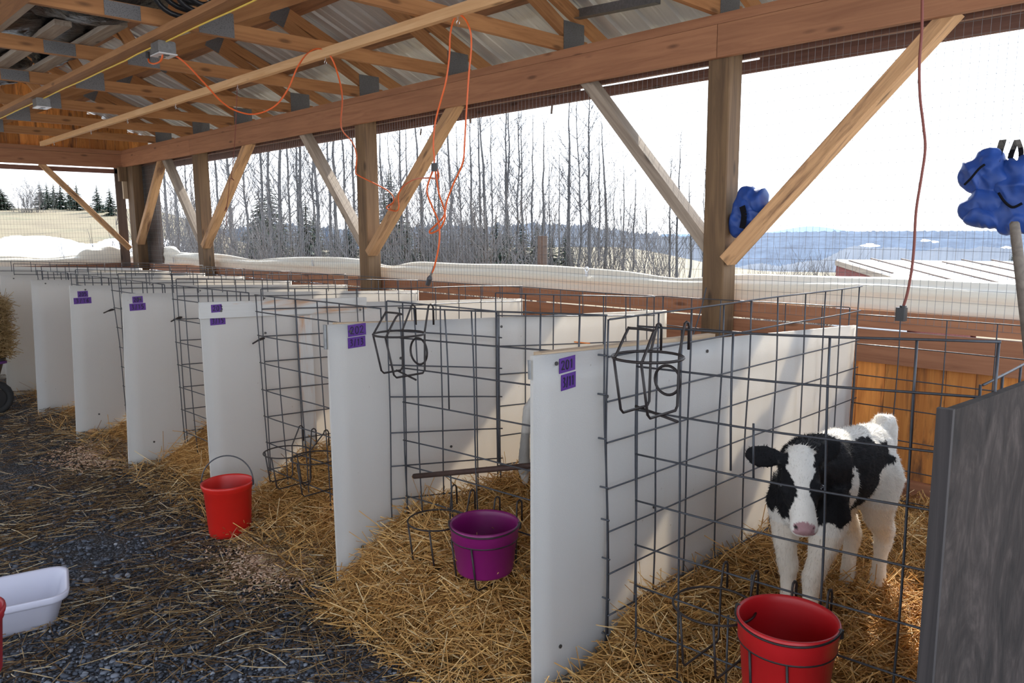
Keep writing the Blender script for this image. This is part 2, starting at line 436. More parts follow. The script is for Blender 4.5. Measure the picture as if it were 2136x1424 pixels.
# ------------------------------------------------------------------ posts, headers, braces
plabs = ['nearest square timber post, with the blue jacket bundle beside it',
         'square timber post behind the dangling orange cord with two braces spreading from it',
         'square timber post one bay short of the barn corner',
         'corner post of the barn where the long side meets the far end']
for (y0, y1), lb in zip(POSTY, plabs):
    b = MB(); b.box((4.165, y0, -.02), (4.312, y1, 2.69), bev=.006); o = b.build('timber_post', M['post'])
    tag(o, lb, 'post', 'posts of the long open side')
for (y0, y1, lb) in ((-1.2, 2.42, 'brown header board under the truss ends, segment right of the nearest post'),
                     (2.424, 9.93, 'long brown header board under the truss ends in the middle of the side wall'),
                     (9.934, 12.45, 'short brown header board under the truss ends next to the barn corner')):
    b = MB(); b.box((XB - .04, y0, ZB), (XB, y1, ZB + .186), bev=.002); tag(b.build('header_board', M['beam']), lb, 'beam', 'inner header boards')
b = MB(); b.box((XB - .028, -1.2, ZB + .19), (XB + .012, 12.45, 2.736)); tag(b.build('top_plate', M['beam']), 'narrow top plate board running above the long header under the trusses', 'beam')
b = MB(); b.box((4.325, -1.2, 2.503), (4.362, 12.6, 2.69)); tag(b.build('outer_header', M['header']), 'dark reddish outer header board on the outside of the posts', 'beam')
for (ya, yc, zt_, lb) in ((-1.2, 2.45, 2.60, 'thin dark eave board outside, right of the nearest post'), (2.45, 3.95, 2.568, 'thin dark eave board outside with a bright slit above it'), (3.95, 12.9, 2.60, 'long thin dark eave board outside, left of the bright slit')):
    b = MB(); b.box((4.69, ya, 2.495), (4.715, yc, zt_)); tag(b.build('eave_board', M['header']), lb, 'board', 'eave boards')
b = MB(); b.box((4.73, -1.2, 2.60), (4.755, 12.9, 2.85)); tag(b.build('eave_sun_block', M['header']), 'unseen board added above the eave boards to block the sun', 'board')  # added out of view, stops sun slipping in over the eave boards
b = MB(); b.box((-3.4, YF, ZB - .01), (4.118, YF + .04, ZB + .18)); tag(b.build('header_board', M['beam']), 'brown header board across the far end of the barn', 'beam', 'far end headers')
b = MB(); b.box((-3.4, YF - .01, ZB + .185), (4.13, YF + .05, 2.735)); tag(b.build('top_plate', M['beam']), 'narrow top plate board above the far end header', 'beam')
b = MB(); b.box((-3.4, 12.60, 2.405), (4.3, 12.635, 2.47)); tag(b.build('outer_header', M['header']), 'thin dark outer board above the far end opening', 'beam')
# inner face pieces round the corner post
b = MB(); b.box((4.05, 12.38, 2.28), (4.16, 12.44, 2.49)); tag(b.build('nailer_block', M['post']), 'short wood block nailed under the header at the corner, upper of two', 'block')
b = MB(); b.box((4.10, 12.395, 2.02), (4.16, 12.44, 2.28)); tag(b.build('nailer_block', M['batten']), 'paler wood block at the corner post, lower of two', 'block')
b = MB(); b.box((4.06, 12.60, 1.0), (4.19, 12.63, 2.5)); tag(b.build('corner_board', M['dark_board']), 'dark upright board left of the corner post behind the far netting', 'board')
b = MB(); b.box((4.36, 11.75, 1.0), (4.39, 12.38, 2.52)); tag(b.build('corner_board', M['dark_board']), 'dark upright board right of the corner post behind the side netting', 'board')
def brace(p0, p1, mat, lb, w=.11, h=.075, plane='X'):
    b = MB(); b.beam(p0, p1, w, h, (0, 0, 1), bev=.004)
    # slight natural waviness
    o = b.build('diagonal_brace', M[mat]); tag(o, lb, 'brace', 'diagonal braces'); return o
xb = 4.235
brace((xb, 3.50, 2.54), (xb, 2.44, 1.33), 'brace_grey', 'weathered diagonal brace on the left of the nearest post, half in sunlight')
brace((xb-.02, 1.20, 2.53), (xb-.02, 2.36, 1.31), 'brace', 'long diagonal brace rising right from the nearest post under the blue bundle')
brace((xb, 7.30, 2.54), (xb, 6.21, 1.33), 'brace_grey', 'weathered diagonal brace on the left of the second post')
brace((xb-.03, 4.82, 2.53), (xb-.03, 6.11, 1.30), 'brace', 'pale rough diagonal brace on the right of the second post with cord wrapped round it')
brace((xb, 11.02, 2.54), (xb, 9.95, 1.33), 'brace_grey', 'dark diagonal brace on the left of the third post')
brace((xb-.03, 8.45, 2.53), (xb-.03, 9.84, 1.33), 'brace', 'bark streaked diagonal brace on the right of the third post')
brace((xb-.03, 11.05, 2.53), (xb-.03, 12.16, 1.36), 'brace', 'pale cracked diagonal brace on the right of the corner post')
brace((3.06, 12.52, 2.50), (4.17, 12.52, 1.27), 'brace', 'slender bent diagonal brace in the far end opening', .06, .075)

# ------------------------------------------------------------------ roof trusses
TRY = [11.165, 9.913, 8.741, 7.432, 6.168, 4.906, 3.664, 2.452, 1.2]
def make_truss(Y):
    t = thing('roof_truss', '', 'truss', (0, Y, 2.74))
    def mem(name, x0, z0, x1, z1, h=.089, dy=0.0, ext=True):
        b = MB(); b.beam((x0, Y + dy, z0), (x1, Y + dy, z1), .038, h, (0, 0, 1)); return b.build(name, M['truss'], t)
    mem('bottom_chord', -3.75, 2.785, 4.42, 2.785, .092)
    tc = lambda x: roof_z(x) - .049
    mem('top_chord', .3, tc(.3), 4.72, tc(4.72)); mem('top_chord', .3, tc(.3), -4.1, tc(-4.1))
    mem('heel_web', 4.20, 2.875, 3.34, 3.315)
    mem('web', 2.26, 2.83, 3.42, tc(3.42)); mem('web', 2.22, 2.83, 1.25, tc(1.25)); mem('king_post', 2.25, 2.83, 2.25, tc(2.25))
    mem('web', -.4, 2.83, .9, tc(.9)); mem('web', -.5, 2.83, -1.9, tc(-1.9))
    def plate(x, z, w, h, rot=0.0):
        b = MB(); c = math.cos(rot); s = math.sin(rot); yy = Y - .0205
        q = [(x + c*a - s*d, yy, z + s*a + c*d) for a, d in ((-w, -h), (w, -h), (w, h), (-w, h))]
        q2 = [(p[0], yy - .002, p[2]) for p in q]; o_ = R0.uniform(0, 9)
        g = [(a + o_, d, 0) for a, d in ((-w, -h), (w, -h), (w, h), (-w, h))]*2
        b.add(q2 + q, [(0, 1, 2, 3), (7, 6, 5, 4), (0, 4, 5, 1), (1, 5, 6, 2), (2, 6, 7, 3), (3, 7, 4, 0)], g); b.build('connector_plate', M['nail'], t)
    plate(2.25, 2.815, .115, .075); plate(1.69, 2.785, .10, .042); plate(3.39, 3.335, .07, .10, math.radians(-23)); plate(4.27, 2.84, .11, .10)
    return t
tr0 = make_truss(0.0)
trl = ['roof truss closest to the far end of the barn', 'second roof truss from the far end', 'third roof truss from the far end', 'fourth roof truss from the far end',
       'fifth roof truss from the far end, in line with the second post', 'roof truss just in front of the nearer outlet box',
       'roof truss just beyond the metal flashing strip, its heel above the middle of the header', 'roof truss whose heel stands over the nearest post', 'roof truss nearest the camera at the upper right edge']
for k, y in enumerate(TRY):
    o = tr0 if k == 0 else copy_tree(tr0)
    o.location = (0, y, 2.74); o['label'] = trl[k]; o['group'] = 'roof trusses'
for k, x in enumerate((4.09, 3.53, 2.97, 2.41, 1.85, 1.29)):
    b = MB(); z = roof_z(x) + .019; sl = Vector((-.42, 0, 1)).normalized()
    b.beam((x, -1.5, z), (x, 12.9, z), .13, .036, tuple(Vector((.42, 0, 1)).normalized()))
    tag(b.build('roof_purlin', M['bark']), ['rough bark edged purlin nearest the eave', 'rough purlin, second up from the eave', 'rough purlin, third up from the eave',
        'rough purlin, fourth up from the eave', 'rough purlin, fifth up from the eave', 'rough purlin highest up the roof slope'][k], 'purlin', 'roof purlins')
# boards under the bottom chords
b = MB(); b.beam((1.95, -1.0, 2.7165), (1.95, 12.44, 2.7165), .095, .04); tag(b.build('runner_board', M['truss']), 'long board under the trusses carrying the outlet boxes and yellow cable', 'board')
b = MB(); b.beam((2.905, -1.0, 2.708), (2.955, 11.95, 2.708), .04, .058, rnd=.6); tag(b.build('runner_board', M['strip']), 'pale narrow strip under the trusses set with screw hooks', 'board')
b = MB(); b.beam((1.10, -1.0, 2.7165), (1.10, 5.4, 2.7165), .14, .04); tag(b.build('runner_board', M['truss']), 'brown board under the trusses in the upper left corner', 'board')

# galvanised flashing between the first trusses
b = MB(); a = pX(1206, 30, 4.33); c = pX(1378, -4, 4.33)
b.beam(a, c, .005, .075); b.beam(a + Vector((-.03, 0, -.037)), c + Vector((-.03, 0, -.037)), .06, .004)
tag(b.build('metal_flashing', M['galv']), 'galvanised metal flashing strip lying above the header at the top of the picture', 'flashing')

# ------------------------------------------------------------------ welded netting, one stretch per bay
def netting(name_label, p0, p1, z0, z1, sx=.0385, sz=.0635, r=.0011, amp=.012, grp='netting over the openings'):
    p0 = Vector(p0); p1 = Vector(p1); d = p1 - p0; L = d.length; d.normalize(); nrm = Vector((-d.y, d.x, 0))
    b = MB(); seed = R0.uniform(0, 99)
    def off(s, z): return nrm*(amp*noise.noise(Vector((s*.7 + seed, z*1.2, 0)))) + Vector((0, 0, .018*noise.noise(Vector((s*.5, z*.6, seed)))))
    n = int(L/sx)
    for i in range(n+1):
        s = i*L/n; pts = [p0 + d*s + Vector((0, 0, z)) + off(s, z) for z in np.linspace(z0, z1, 5)]
        b.tube(pts, r, 3, caps=False)
    m_ = int((z1-z0)/sz)
    for j in range(m_+1):
        z = z0 + j*(z1-z0)/m_; k = max(4, int(L/.35))
        b.tube([p0 + d*(L*i/k) + Vector((0, 0, z)) + off(L*i/k, z) for i in range(k+1)], r, 3, caps=False)
    return tag(b.build('wire_netting', M['netting']), name_label, 'netting', grp)
netting('square wire netting stretched right of the nearest post, behind the blue jackets', (4.318, -.6, 0), (4.318, 2.43, 0), .99, 2.56)
netting('square wire netting between the nearest post and the second post', (4.318, 2.43, 0), (4.318, 6.18, 0), .99, 2.56)
netting('square wire netting between the second and third posts', (4.318, 6.18, 0), (4.318, 9.91, 0), .99, 2.56)
netting('square wire netting between the third post and the barn corner', (4.318, 9.91, 0), (4.318, 12.45, 0), .99, 2.56)
netting('square wire netting across the far end opening', (0.6, 12.61, 0), (4.3, 12.61, 0), .92, 2.5)
for (x, y) in ((1151, 228),):
    b = MB(); c = pX(x, y, 4.31); b.beam(c + Vector((0, .004, -.032)), c + Vector((0, -.004, .032)), .006, .016, (1, 0, 0)); tag(b.build('netting_clip', M['dark_board']), 'small dark strip caught in the netting below the header', 'clip', 'strips caught in the netting')
for (x, y) in ((982, 250), (878, 275)):
    b = MB(); c = pX(x, y, 4.31); b.beam(c + Vector((0, .01, -.028)), c + Vector((0, -.006, .028)), .006, .012, (1, 0, 0)); tag(b.build('netting_clip', M['dark_board']), ('thin dark strip in the netting beside the cord loop' if x > 900 else 'thin dark strip in the netting left of the pale brace'), 'clip', 'strips caught in the netting')

# ------------------------------------------------------------------ rolled curtain
def roll(label, p0, p1, zc, pinch, seed):
    p0 = Vector(p0); p1 = Vector(p1); d = p1 - p0; L = d.length; d.normalize(); nrm = Vector((d.y, -d.x, 0))
    b = MB(); nu = int(L/.05); nv = 26
    def fn(u, v):
        s = u*L; th = v*2*math.pi
        f = 1 + .22*noise.noise(Vector((s*1.1, math.cos(th)*1.2 + seed, math.sin(th)*1.2)))
        rr = .088*f
        for (ps, pw) in pinch: rr *= 1 - .45*math.exp(-((s-ps)/pw)**2)*max(0, math.sin(th)+.3)
        ridge = .011*math.sin(5*th + 1.5*noise.noise(Vector((s*.6, seed, 3))))
        x = math.cos(th)*(rr*.75 + ridge); z = math.sin(th)*(rr + ridge)
        if math.sin(th) < 0: z *= 1.12
        return p0 + d*s + nrm*x + Vector((0, 0, zc + z + .012*noise.noise(Vector((s*.5, seed, 9)))))
    b.grid(fn, nu, nv); return tag(b.build('rolled_curtain', M['curtain'], None, True), label, 'curtain', 'rolled side curtains')
roll('rolled cream curtain along the foot of the long side opening', (4.44, 12.25, 0), (4.45, -.6, 0), 1.124, [(9.4, .35), (6.1, .3), (3.3, .5), (.4, .3)], 3.1)
roll('rolled cream curtain at the foot of the far end opening', (4.28, 12.74, 0), (-1.0, 12.74, 0), 1.105, [(1.2, .3), (3, .4)], 8.7)
b = MB()
def lump(u, v):
    th = v*2*math.pi; s = (u - .5)*2; rr = .13*math.sqrt(max(0, 1 - s*s))*(1 + .25*noise.noise(Vector((u*4, math.cos(th)*2, math.sin(th)*2))))
    return (4.44 + .5*rr*math.cos(th), 11.7 + .42*s, 1.19 + rr*math.sin(th)*.9)
b.grid(lump, 22, 20); tag(b.build('curtain_bunch', M['curtain'], None, True), 'bunched end of the cream curtain just right of the corner post', 'curtain')
b = MB()
def lump2(u, v):
    th = v*2*math.pi; s = (u - .5)*2; rr = .14*math.sqrt(max(0, 1 - s*s))*(1 + .25*noise.noise(Vector((u*4, math.cos(th)*2 + 7, math.sin(th)*2))))
    return (3.86 + .40*s, 12.72 + .5*rr*math.cos(th), 1.15 + rr*math.sin(th)*1.1)
b.grid(lump2, 22, 20); tag(b.build('curtain_bunch', M['curtain'], None, True), 'bunched end of the cream curtain just left of the corner post', 'curtain')
def clamp(c, label):
    b = MB(); c = Vector(c); b.tube([c + Vector((0, .018*math.cos(t), .018*math.sin(t))) for t in np.linspace(0, 2*math.pi, 12)], .004, 5)
    b.beam(c + Vector((0, 0, -.05)), c + Vector((0, 0, -.012)), .02, .012, (1, 0, 0)); tag(b.build('curtain_clamp', M['steel']), label, 'clamp', 'clamps holding the curtain')
clamp(pX(1224, 562, 4.36), 'steel clamp pinching the curtain left of the nearest post'); clamp(pX(652, 545, 4.36), 'steel clamp on the curtain left of the second post')
clamp(pX(362, 540, 4.36), 'steel clamp on the curtain between corner and third post'); clamp(pY(133, 533, 12.66), 'steel clamp on the curtain in the far end opening')
# ------------------------------------------------------------------ what hangs under and lies on the trusses
def outlet_box(c, label, grp='outlet boxes'):
    t = thing('outlet_box', label, 'outlet box', c, 0, grp); x, y, z = c
    b = MB(); b.box((x-.055, y-.06, z-.075), (x+.055, y+.06, z), bev=.008); b.build('housing', M['galv'], t)
    b = MB(); b.box((x-.058, y-.072, z-.083), (x+.058, y+.072, z-.075), bev=.002); pl = b.build('cover_plate', M['white_plate'], t)
    for s in (-1, 1):
        b = MB(); b.box((x-.017, y+s*.032-.016, z-.086), (x+.017, y+s*.032+.016, z-.083)); b.build('socket', M['black_plastic'], pl)
    return t
OB1 = Vector((2.0, 5.12, 2.697)); OB2 = Vector((1.99, 7.92, 2.697))
outlet_box(OB1, 'metal outlet box under the runner board with the orange cord plugged in'); outlet_box(OB2, 'metal outlet box farther along the runner board, nothing plugged in')
HOOKS = {}
def hook(x, y, X, label):
    p = pX(x, y, X); p.z = 2.679 if X > 2.5 else 2.697
    b = MB(); b.tube([p, p + Vector((0, 0, -.02))], .0022, 5)
    b.tube([p + Vector((0, .013*math.sin(t), -.033 + .013*math.cos(t))) for t in np.linspace(0, 5.2, 12)], .0022, 5)
    tag(b.build('screw_hook', M['steel']), label, 'hook', 'screw hooks under the trusses'); return p
for (x, y, lb) in ((113, 303, 'screw hook at the far end of the pale strip'), (190, 276, 'screw hook second from the far end of the pale strip'), (266, 250, 'screw hook third from the far end of the pale strip'),
                   (366, 214, 'screw hook fourth from the far end of the pale strip'), (495, 167, 'screw hook holding the thin brown rope'), (678, 106, 'screw hook in the top of the orange cord arch'), (955, 24, 'screw hook holding the tall hanging loop of orange cord')):
    d = ray(x, y); hook(x, y, 2.93, lb)
hook(332, 84, 1.99, 'screw hook beside the nearer outlet box')
def cord(name, label, knots, r, mat, k=7, cat='cord'):
    t = MB(); t.tube(smooth_curve([pX(*q) for q in knots], k), r, 6); return tag(t.build(name, M[mat], None, True), label, cat)
# long swagged cord from the outlet box
t = thing('extension_cord', 'orange extension cord swagged from the outlet box past a hook and down to the brace', 'cord', (2.0, 5.1, 2.6))
b = MB(); b.tube(smooth_curve([pX(*q) for q in [(309, 122, 2.0), (312, 130, 1.99), (322, 133, 1.98), (335, 127, 1.98), (339, 112, 1.98), (333, 92, 1.98), (350, 106, 2.03), (385, 130, 2.12), (425, 172, 2.25), (460, 210, 2.38),
    (490, 230, 2.5), (530, 238, 2.65), (572, 222, 2.78), (600, 187, 2.86), (622, 137, 2.9), (645, 109, 2.91), (668, 102, 2.91), (690, 118, 2.93), (706, 160, 3.0), (714, 205, 3.15), (711, 255, 3.4), (716, 275, 3.55), (735, 297, 3.75), (744, 325, 3.9), (742, 358, 4.0), (748, 366, 4.02),
    (790, 387, 4.1), (815, 402, 4.13), (821, 420, 4.13), (806, 433, 4.13), (825, 440, 4.12), (832, 432, 4.12), (831, 408, 4.1), (842, 388, 4.05), (865, 374, 3.9), (895, 371, 3.5), (912, 373, 3.1), (915, 365, 3.0), (911, 352, 2.98)]], 6), .006, 6); b.build('cable', M['orange_cord'], t, True)
b = MB(); p = pX(308, 112, 2.0); b.tube([p + Vector((0, 0, .012)), p + Vector((0, 0, -.03)), p + Vector((0, 0, -.045))], [.014, .013, .007], 8); b.build('plug', M['black_plastic'], t)
t = thing('extension_cord', 'orange extension cord looped high over a screw hook with its end dangling over the pens', 'cord', (2.93, 3.3, 2.6))
XC = 2.96
b = MB(); b.tube(smooth_curve([pX(*q) for q in [(905, 352, XC), (906, 330, XC), (904, 300, XC), (908, 255, XC), (918, 215, XC), (930, 170, XC), (937, 120, XC), (939, 75, XC), (945, 45, 2.94), (956, 31, 2.93), (970, 40, 2.93), (981, 65, 2.94), (983, 100, XC), (978, 155, XC), (973, 230, XC), (969, 300, XC), (965, 340, XC), (945, 385, XC),
    (932, 420, XC), (926, 450, XC), (910, 468, XC), (896, 482, XC), (901, 486, XC), (918, 476, XC), (928, 455, XC), (926, 435, XC), (916, 405, XC), (911, 375, XC), (908, 356, XC)]], 6), .0055, 6)
b.tube(smooth_curve([pX(*q) for q in [(904, 354, XC), (894, 380, XC), (891, 402, XC), (901, 430, XC), (914, 460, XC), (917, 490, XC), (914, 520, XC), (906, 556, XC), (900, 570, XC)]], 6), .0055, 6); b.build('cable', M['orange_cord'], t, True)
b = MB(); p = pX(906, 348, XC); b.beam(p + Vector((0, 0, .022)), p + Vector((0, 0, -.026)), .04, .025, (1, 0, 0), bev=.006); b.build('plug_block', M['black_plastic'], t)
b = MB(); a = pX(905, 556, XC); c = pX(898, 575, XC); e = pX(892, 594, XC); b.tube([a, c], [.006, .007], 8); b.build('sleeve', M['galv'], t); b = MB(); b.tube([c, c*.7 + e*.3, e], [.009, .017, .015], 8); b.build('socket_end', M['wire'], t)
t = thing('extension_cord', 'brown orange cord hanging straight down with a black socket end at the right', 'cord', (2.9, .95, 2.6))
b = MB(); b.tube(smooth_curve([pX(*q) for q in [(1926, -90, 2.9), (1924, -20, 2.9), (1923, 60, 2.9), (1918, 130, 2.9), (1919, 200, 2.9), (1926, 260, 2.9), (1930, 310, 2.9), (1922, 370, 2.9), (1911, 440, 2.9), (1907, 510, 2.9), (1902, 560, 2.9), (1893, 610, 2.9), (1884, 640, 2.9)]], 6), .0048, 6); b.build('cable', M['brown_cord'], t, True)
b = MB(); p = pX(1884, 637, 2.9); b.tube([p, p + Vector((0, 0, -.02))], .012, 8); p2 = pX(1880, 655, 2.9); b.box(p2 + Vector((-.014, -.017, -.024)), p2 + Vector((.014, .017, .024)), bev=.004); b.build('socket_end', M['black_plastic'], t)
cord('hanging_rope', 'thin dark red rope hanging from a screw hook down along the third post brace', [(495, 176, 2.93), (493, 230, 2.95), (490, 290, 3.0), (486, 340, 3.1), (483, 368, 3.2), (488, 376, 3.2), (480, 373, 3.2), (477, 400, 3.3), (473, 430, 3.35), (469, 440, 3.35), (473, 432, 3.35), (472, 470, 3.4)], .0032, 'brown_cord')
b = MB(); pts = []
for i in range(40):
    y = 3.2 + i*.235; pts.append(Vector((1.994 + .006*noise.noise(Vector((y*2.1, 9, 0))), y, 2.692 + .009*noise.noise(Vector((y*1.6, 4, 0))))))
b.tube(pts, .0052, 5); tag(b.build('power_cable', M['yellow_cable'], None, True), 'yellow power cable stapled along the runner board', 'cable')
cord('hanging_wire', 'thin dark wire hanging beside the left face of the nearest post', [(1473, 600, 4.1), (1465, 635, 4.05), (1452, 680, 4.0), (1445, 700, 3.98)], .004, 'wire', cat='wire')
# things stored on the chords
def lumpy(name, c, rad, seed, mat, label, cat, grp=None, amp=.35, n=26):
    b = MB(); c = Vector(c)
    def fn(u, v):
        th = u*2*math.pi; ph = (v - .5)*math.pi
        d = Vector((math.cos(ph)*math.cos(th), math.cos(ph)*math.sin(th), math.sin(ph)))
        f = 1 + amp*noise.noise(d*1.7 + Vector((seed, 0, 0))) + amp*.5*abs(noise.noise(d*4.1 + Vector((0, seed, 0))))
        p = c + Vector((d.x*rad[0], d.y*rad[1], d.z*rad[2]))*f
        return p
    b.grid(fn, n, n); o = b.build(name, M[mat], None, True); return tag(o, label, cat, grp)
for k, (x, y, lb) in enumerate(((1.60, 7.0, 'grey board stored across the bottom chords under black plastic, left one'), (1.86, 6.75, 'grey board stored across the bottom chords, right one'), (1.30, 6.2, 'grey board end on the chords at the left edge of the roof space'))):
    b = MB(); b.beam((x, y - 1.3, 2.853), (x, y + 1.2, 2.853), .10, .035); tag(b.build('stored_board', M['brace_grey']), lb, 'board', 'boards stored in the roof')
for k, (c, rad, lb) in enumerate((((1.42, 6.4, 2.98), (.50, 1.0, .13), 'large black plastic sheet heaped on the chords at upper left'), ((1.66, 5.4, 2.99), (.42, .50, .15), 'crumpled black plastic bundle beside the upper left corner'),
                                  ((1.45, 8.0, 2.97), (.40, .50, .13), 'sagging black plastic bundle on the chords farther back'), ((1.72, 8.55, 2.96), (.24, .26, .085), 'small black plastic lump over the second outlet box'), ((1.95, 7.3, 2.98), (.16, .3, .085), 'narrow black plastic bundle close to the runner board'))):
    lumpy('plastic_bundle', c, rad, 3.3*k + 1, 'film', lb, 'plastic bundle', 'black plastic stored in the roof')
b = MB()
for j in range(5):
    cx, cy, cz = 1.98 + .02*j, 4.72 - .05*j, 2.90 + .03*(j % 3)
    b.tube([Vector((cx + .17*math.cos(t), cy + .02*math.sin(2*t), cz + .13*math.sin(t))) for t in np.linspace(0, 2*math.pi, 28, endpoint=False)], .016, 7, closed=True)
tag(b.build('hose_coil', M['black_plastic'], None, True), 'coil of black hose hung in the trusses at the top edge', 'hose')
# ------------------------------------------------------------------ land outside
def land(x, y):
    d = math.hypot(x, y); a = math.degrees(math.atan2(x, y))      # a: 0 along the barn, 90 out through the side
    w_l = 1 - sm(19, 30, a); w_r = sm(52, 64, a)
    zl = 3.0*sm(15, 52, d) - 2.5*sm(58, 120, d); zr = -1.75*sm(7, 20, d) - .6*sm(40, 70, d) - 26*sm(62, 330, d); zm = -.35*sm(20, 60, d)
    return w_l*zl + w_r*zr + (1-w_l-w_r)*zm + .12*noise.noise(Vector((x*.12, y*.12, 0)))*sm(8, 16, d) - .06
b = MB(); rows = [4.4, 5, 6, 7, 8, 9, 10, 11.5, 13, 14.5, 16, 18, 20, 22, 24.5, 27, 30, 33, 36, 40, 44, 48, 52, 56, 62, 70, 80, 95, 115, 140, 180, 240, 320]
na = 150; vs_ = []
def inside(x, y): return x < 4.39 and y < 12.69
for d in rows:
    for i in range(na+1):
        a = math.radians(-30 + 150*i/na); x, y = d*math.sin(a), d*math.cos(a)
        vs_.append((x, y, land(x, y)))
fs = []
for j in range(len(rows)-1):
    for i in range(na):
        q = (j*(na+1)+i, j*(na+1)+i+1, (j+1)*(na+1)+i+1, (j+1)*(na+1)+i)
        if not any(inside(vs_[k][0], vs_[k][1]) for k in q): fs.append(q)
b.add(vs_, fs); struct(b.build('field_ground', M['field'], None, True))
b = MB(); b.box((4.39, -3, -.2), (6.2, 12.69, -.08)); b.box((-4.2, 12.69, -.2), (6.2, 14.6, -.08)); struct(b.build('verge_ground', M['field']))
# old snow lying on the slope at the far end
def snow(x0, x1, y0, y1, thr, seed, label):
    nx, ny = 90, 60; b = MB(); V = []; keep = {}
    for j in range(ny+1):
        for i in range(nx+1):
            x = x0 + (x1-x0)*i/nx; y = y0 + (y1-y0)*j/ny
            e = noise.noise(Vector((x*.35 + seed, y*.16, 0))) + .5*noise.noise(Vector((x*1.0, y*.5, seed))) + .9*(1 - max(abs(i/nx-.5), abs(j/ny-.5))*2.4)
            V.append((x, y, land(x, y) + .03 + .05*max(0, min(.6, e - thr)))); keep[(i, j)] = e > thr
    F_ = [(j*(nx+1)+i, j*(nx+1)+i+1, (j+1)*(nx+1)+i+1, (j+1)*(nx+1)+i) for j in range(ny) for i in range(nx) if keep[(i, j)] and keep[(i+1, j+1)] and keep[(i+1, j)] and keep[(i, j+1)]]
    b.add(V, F_); tag(b.build('snow_patch', M['snow'], None, True), label, 'snow', kind='stuff')
snow(3.0, 13.5, 17, 33, .16, 2.0, 'broad patch of old snow on the grass slope beyond the far end')
# distant ridges
def ridge(dist, a0, a1, prof, mat, name, depth=260, rag=0.0):
    b = MB(); n = 420; V = []; F_ = []
    for i in range(n+1):
        a = a0 + (a1-a0)*i/n; ar = math.radians(a); top = prof(a) + rag*abs(noise.noise(Vector((a*26, 0, 0)))) + rag*.8*abs(noise.noise(Vector((a*67, 3, 0))))
        for (k, dd, zf) in ((0, -depth*.5, 0), (1, -depth*.25, .55), (2, 0, 1.0), (3, depth*.3, .7)):
            d = dist + dd; bz = EYE - .075*dist*.9; V.append((d*math.sin(ar), d*math.cos(ar), bz + (EYE + top*dist - bz)*zf))
    for i in range(n):
        for k in range(3): F_.append((i*4+k, (i+1)*4+k, (i+1)*4+k+1, i*4+k+1))
    b.add(V, F_); return struct(b.build(name, M[mat]))
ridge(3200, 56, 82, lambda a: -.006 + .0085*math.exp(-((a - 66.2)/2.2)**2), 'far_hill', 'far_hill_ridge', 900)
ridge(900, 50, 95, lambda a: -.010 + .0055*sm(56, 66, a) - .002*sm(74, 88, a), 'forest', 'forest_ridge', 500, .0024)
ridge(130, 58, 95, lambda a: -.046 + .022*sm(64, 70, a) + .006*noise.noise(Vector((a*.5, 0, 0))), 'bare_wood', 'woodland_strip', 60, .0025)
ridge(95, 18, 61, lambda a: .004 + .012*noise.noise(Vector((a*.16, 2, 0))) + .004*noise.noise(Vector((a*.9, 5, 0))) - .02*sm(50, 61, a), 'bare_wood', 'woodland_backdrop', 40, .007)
for k, (x, y, w, h) in enumerate(((1815, 512, 46, 10), (1930, 502, 24, 6), (1950, 505, 18, 5), (2070, 540, 40, 14), (2100, 520, 26, 16))):
    b = MB(); D = 700; V = [pD(x + w*.34*math.cos(t)*(1 + .5*math.sin(3*t + k)), y + h*.34*math.sin(t), D - 12) for t in np.linspace(0, 2*math.pi, 18, endpoint=False)]
    V2 = [p + Vector((2, 1, .5)) for p in V]; nn = len(V)
    b.add(V + V2, [tuple(range(nn)), tuple(range(nn, 2*nn))[::-1]] + [(i, (i+1) % nn, nn + (i+1) % nn, nn + i) for i in range(nn)]); tag(b.build('snow_patch', M['snow']), ['snowy clearing on the distant forest slope left of the hanging cord', 'small snowy clearing high on the distant slope', 'tiny snowy clearing beside the high one', 'snowy clearing low on the distant slope at right', 'snowy clearing by the conifer at right'][k], 'snow', 'distant snowy clearings')

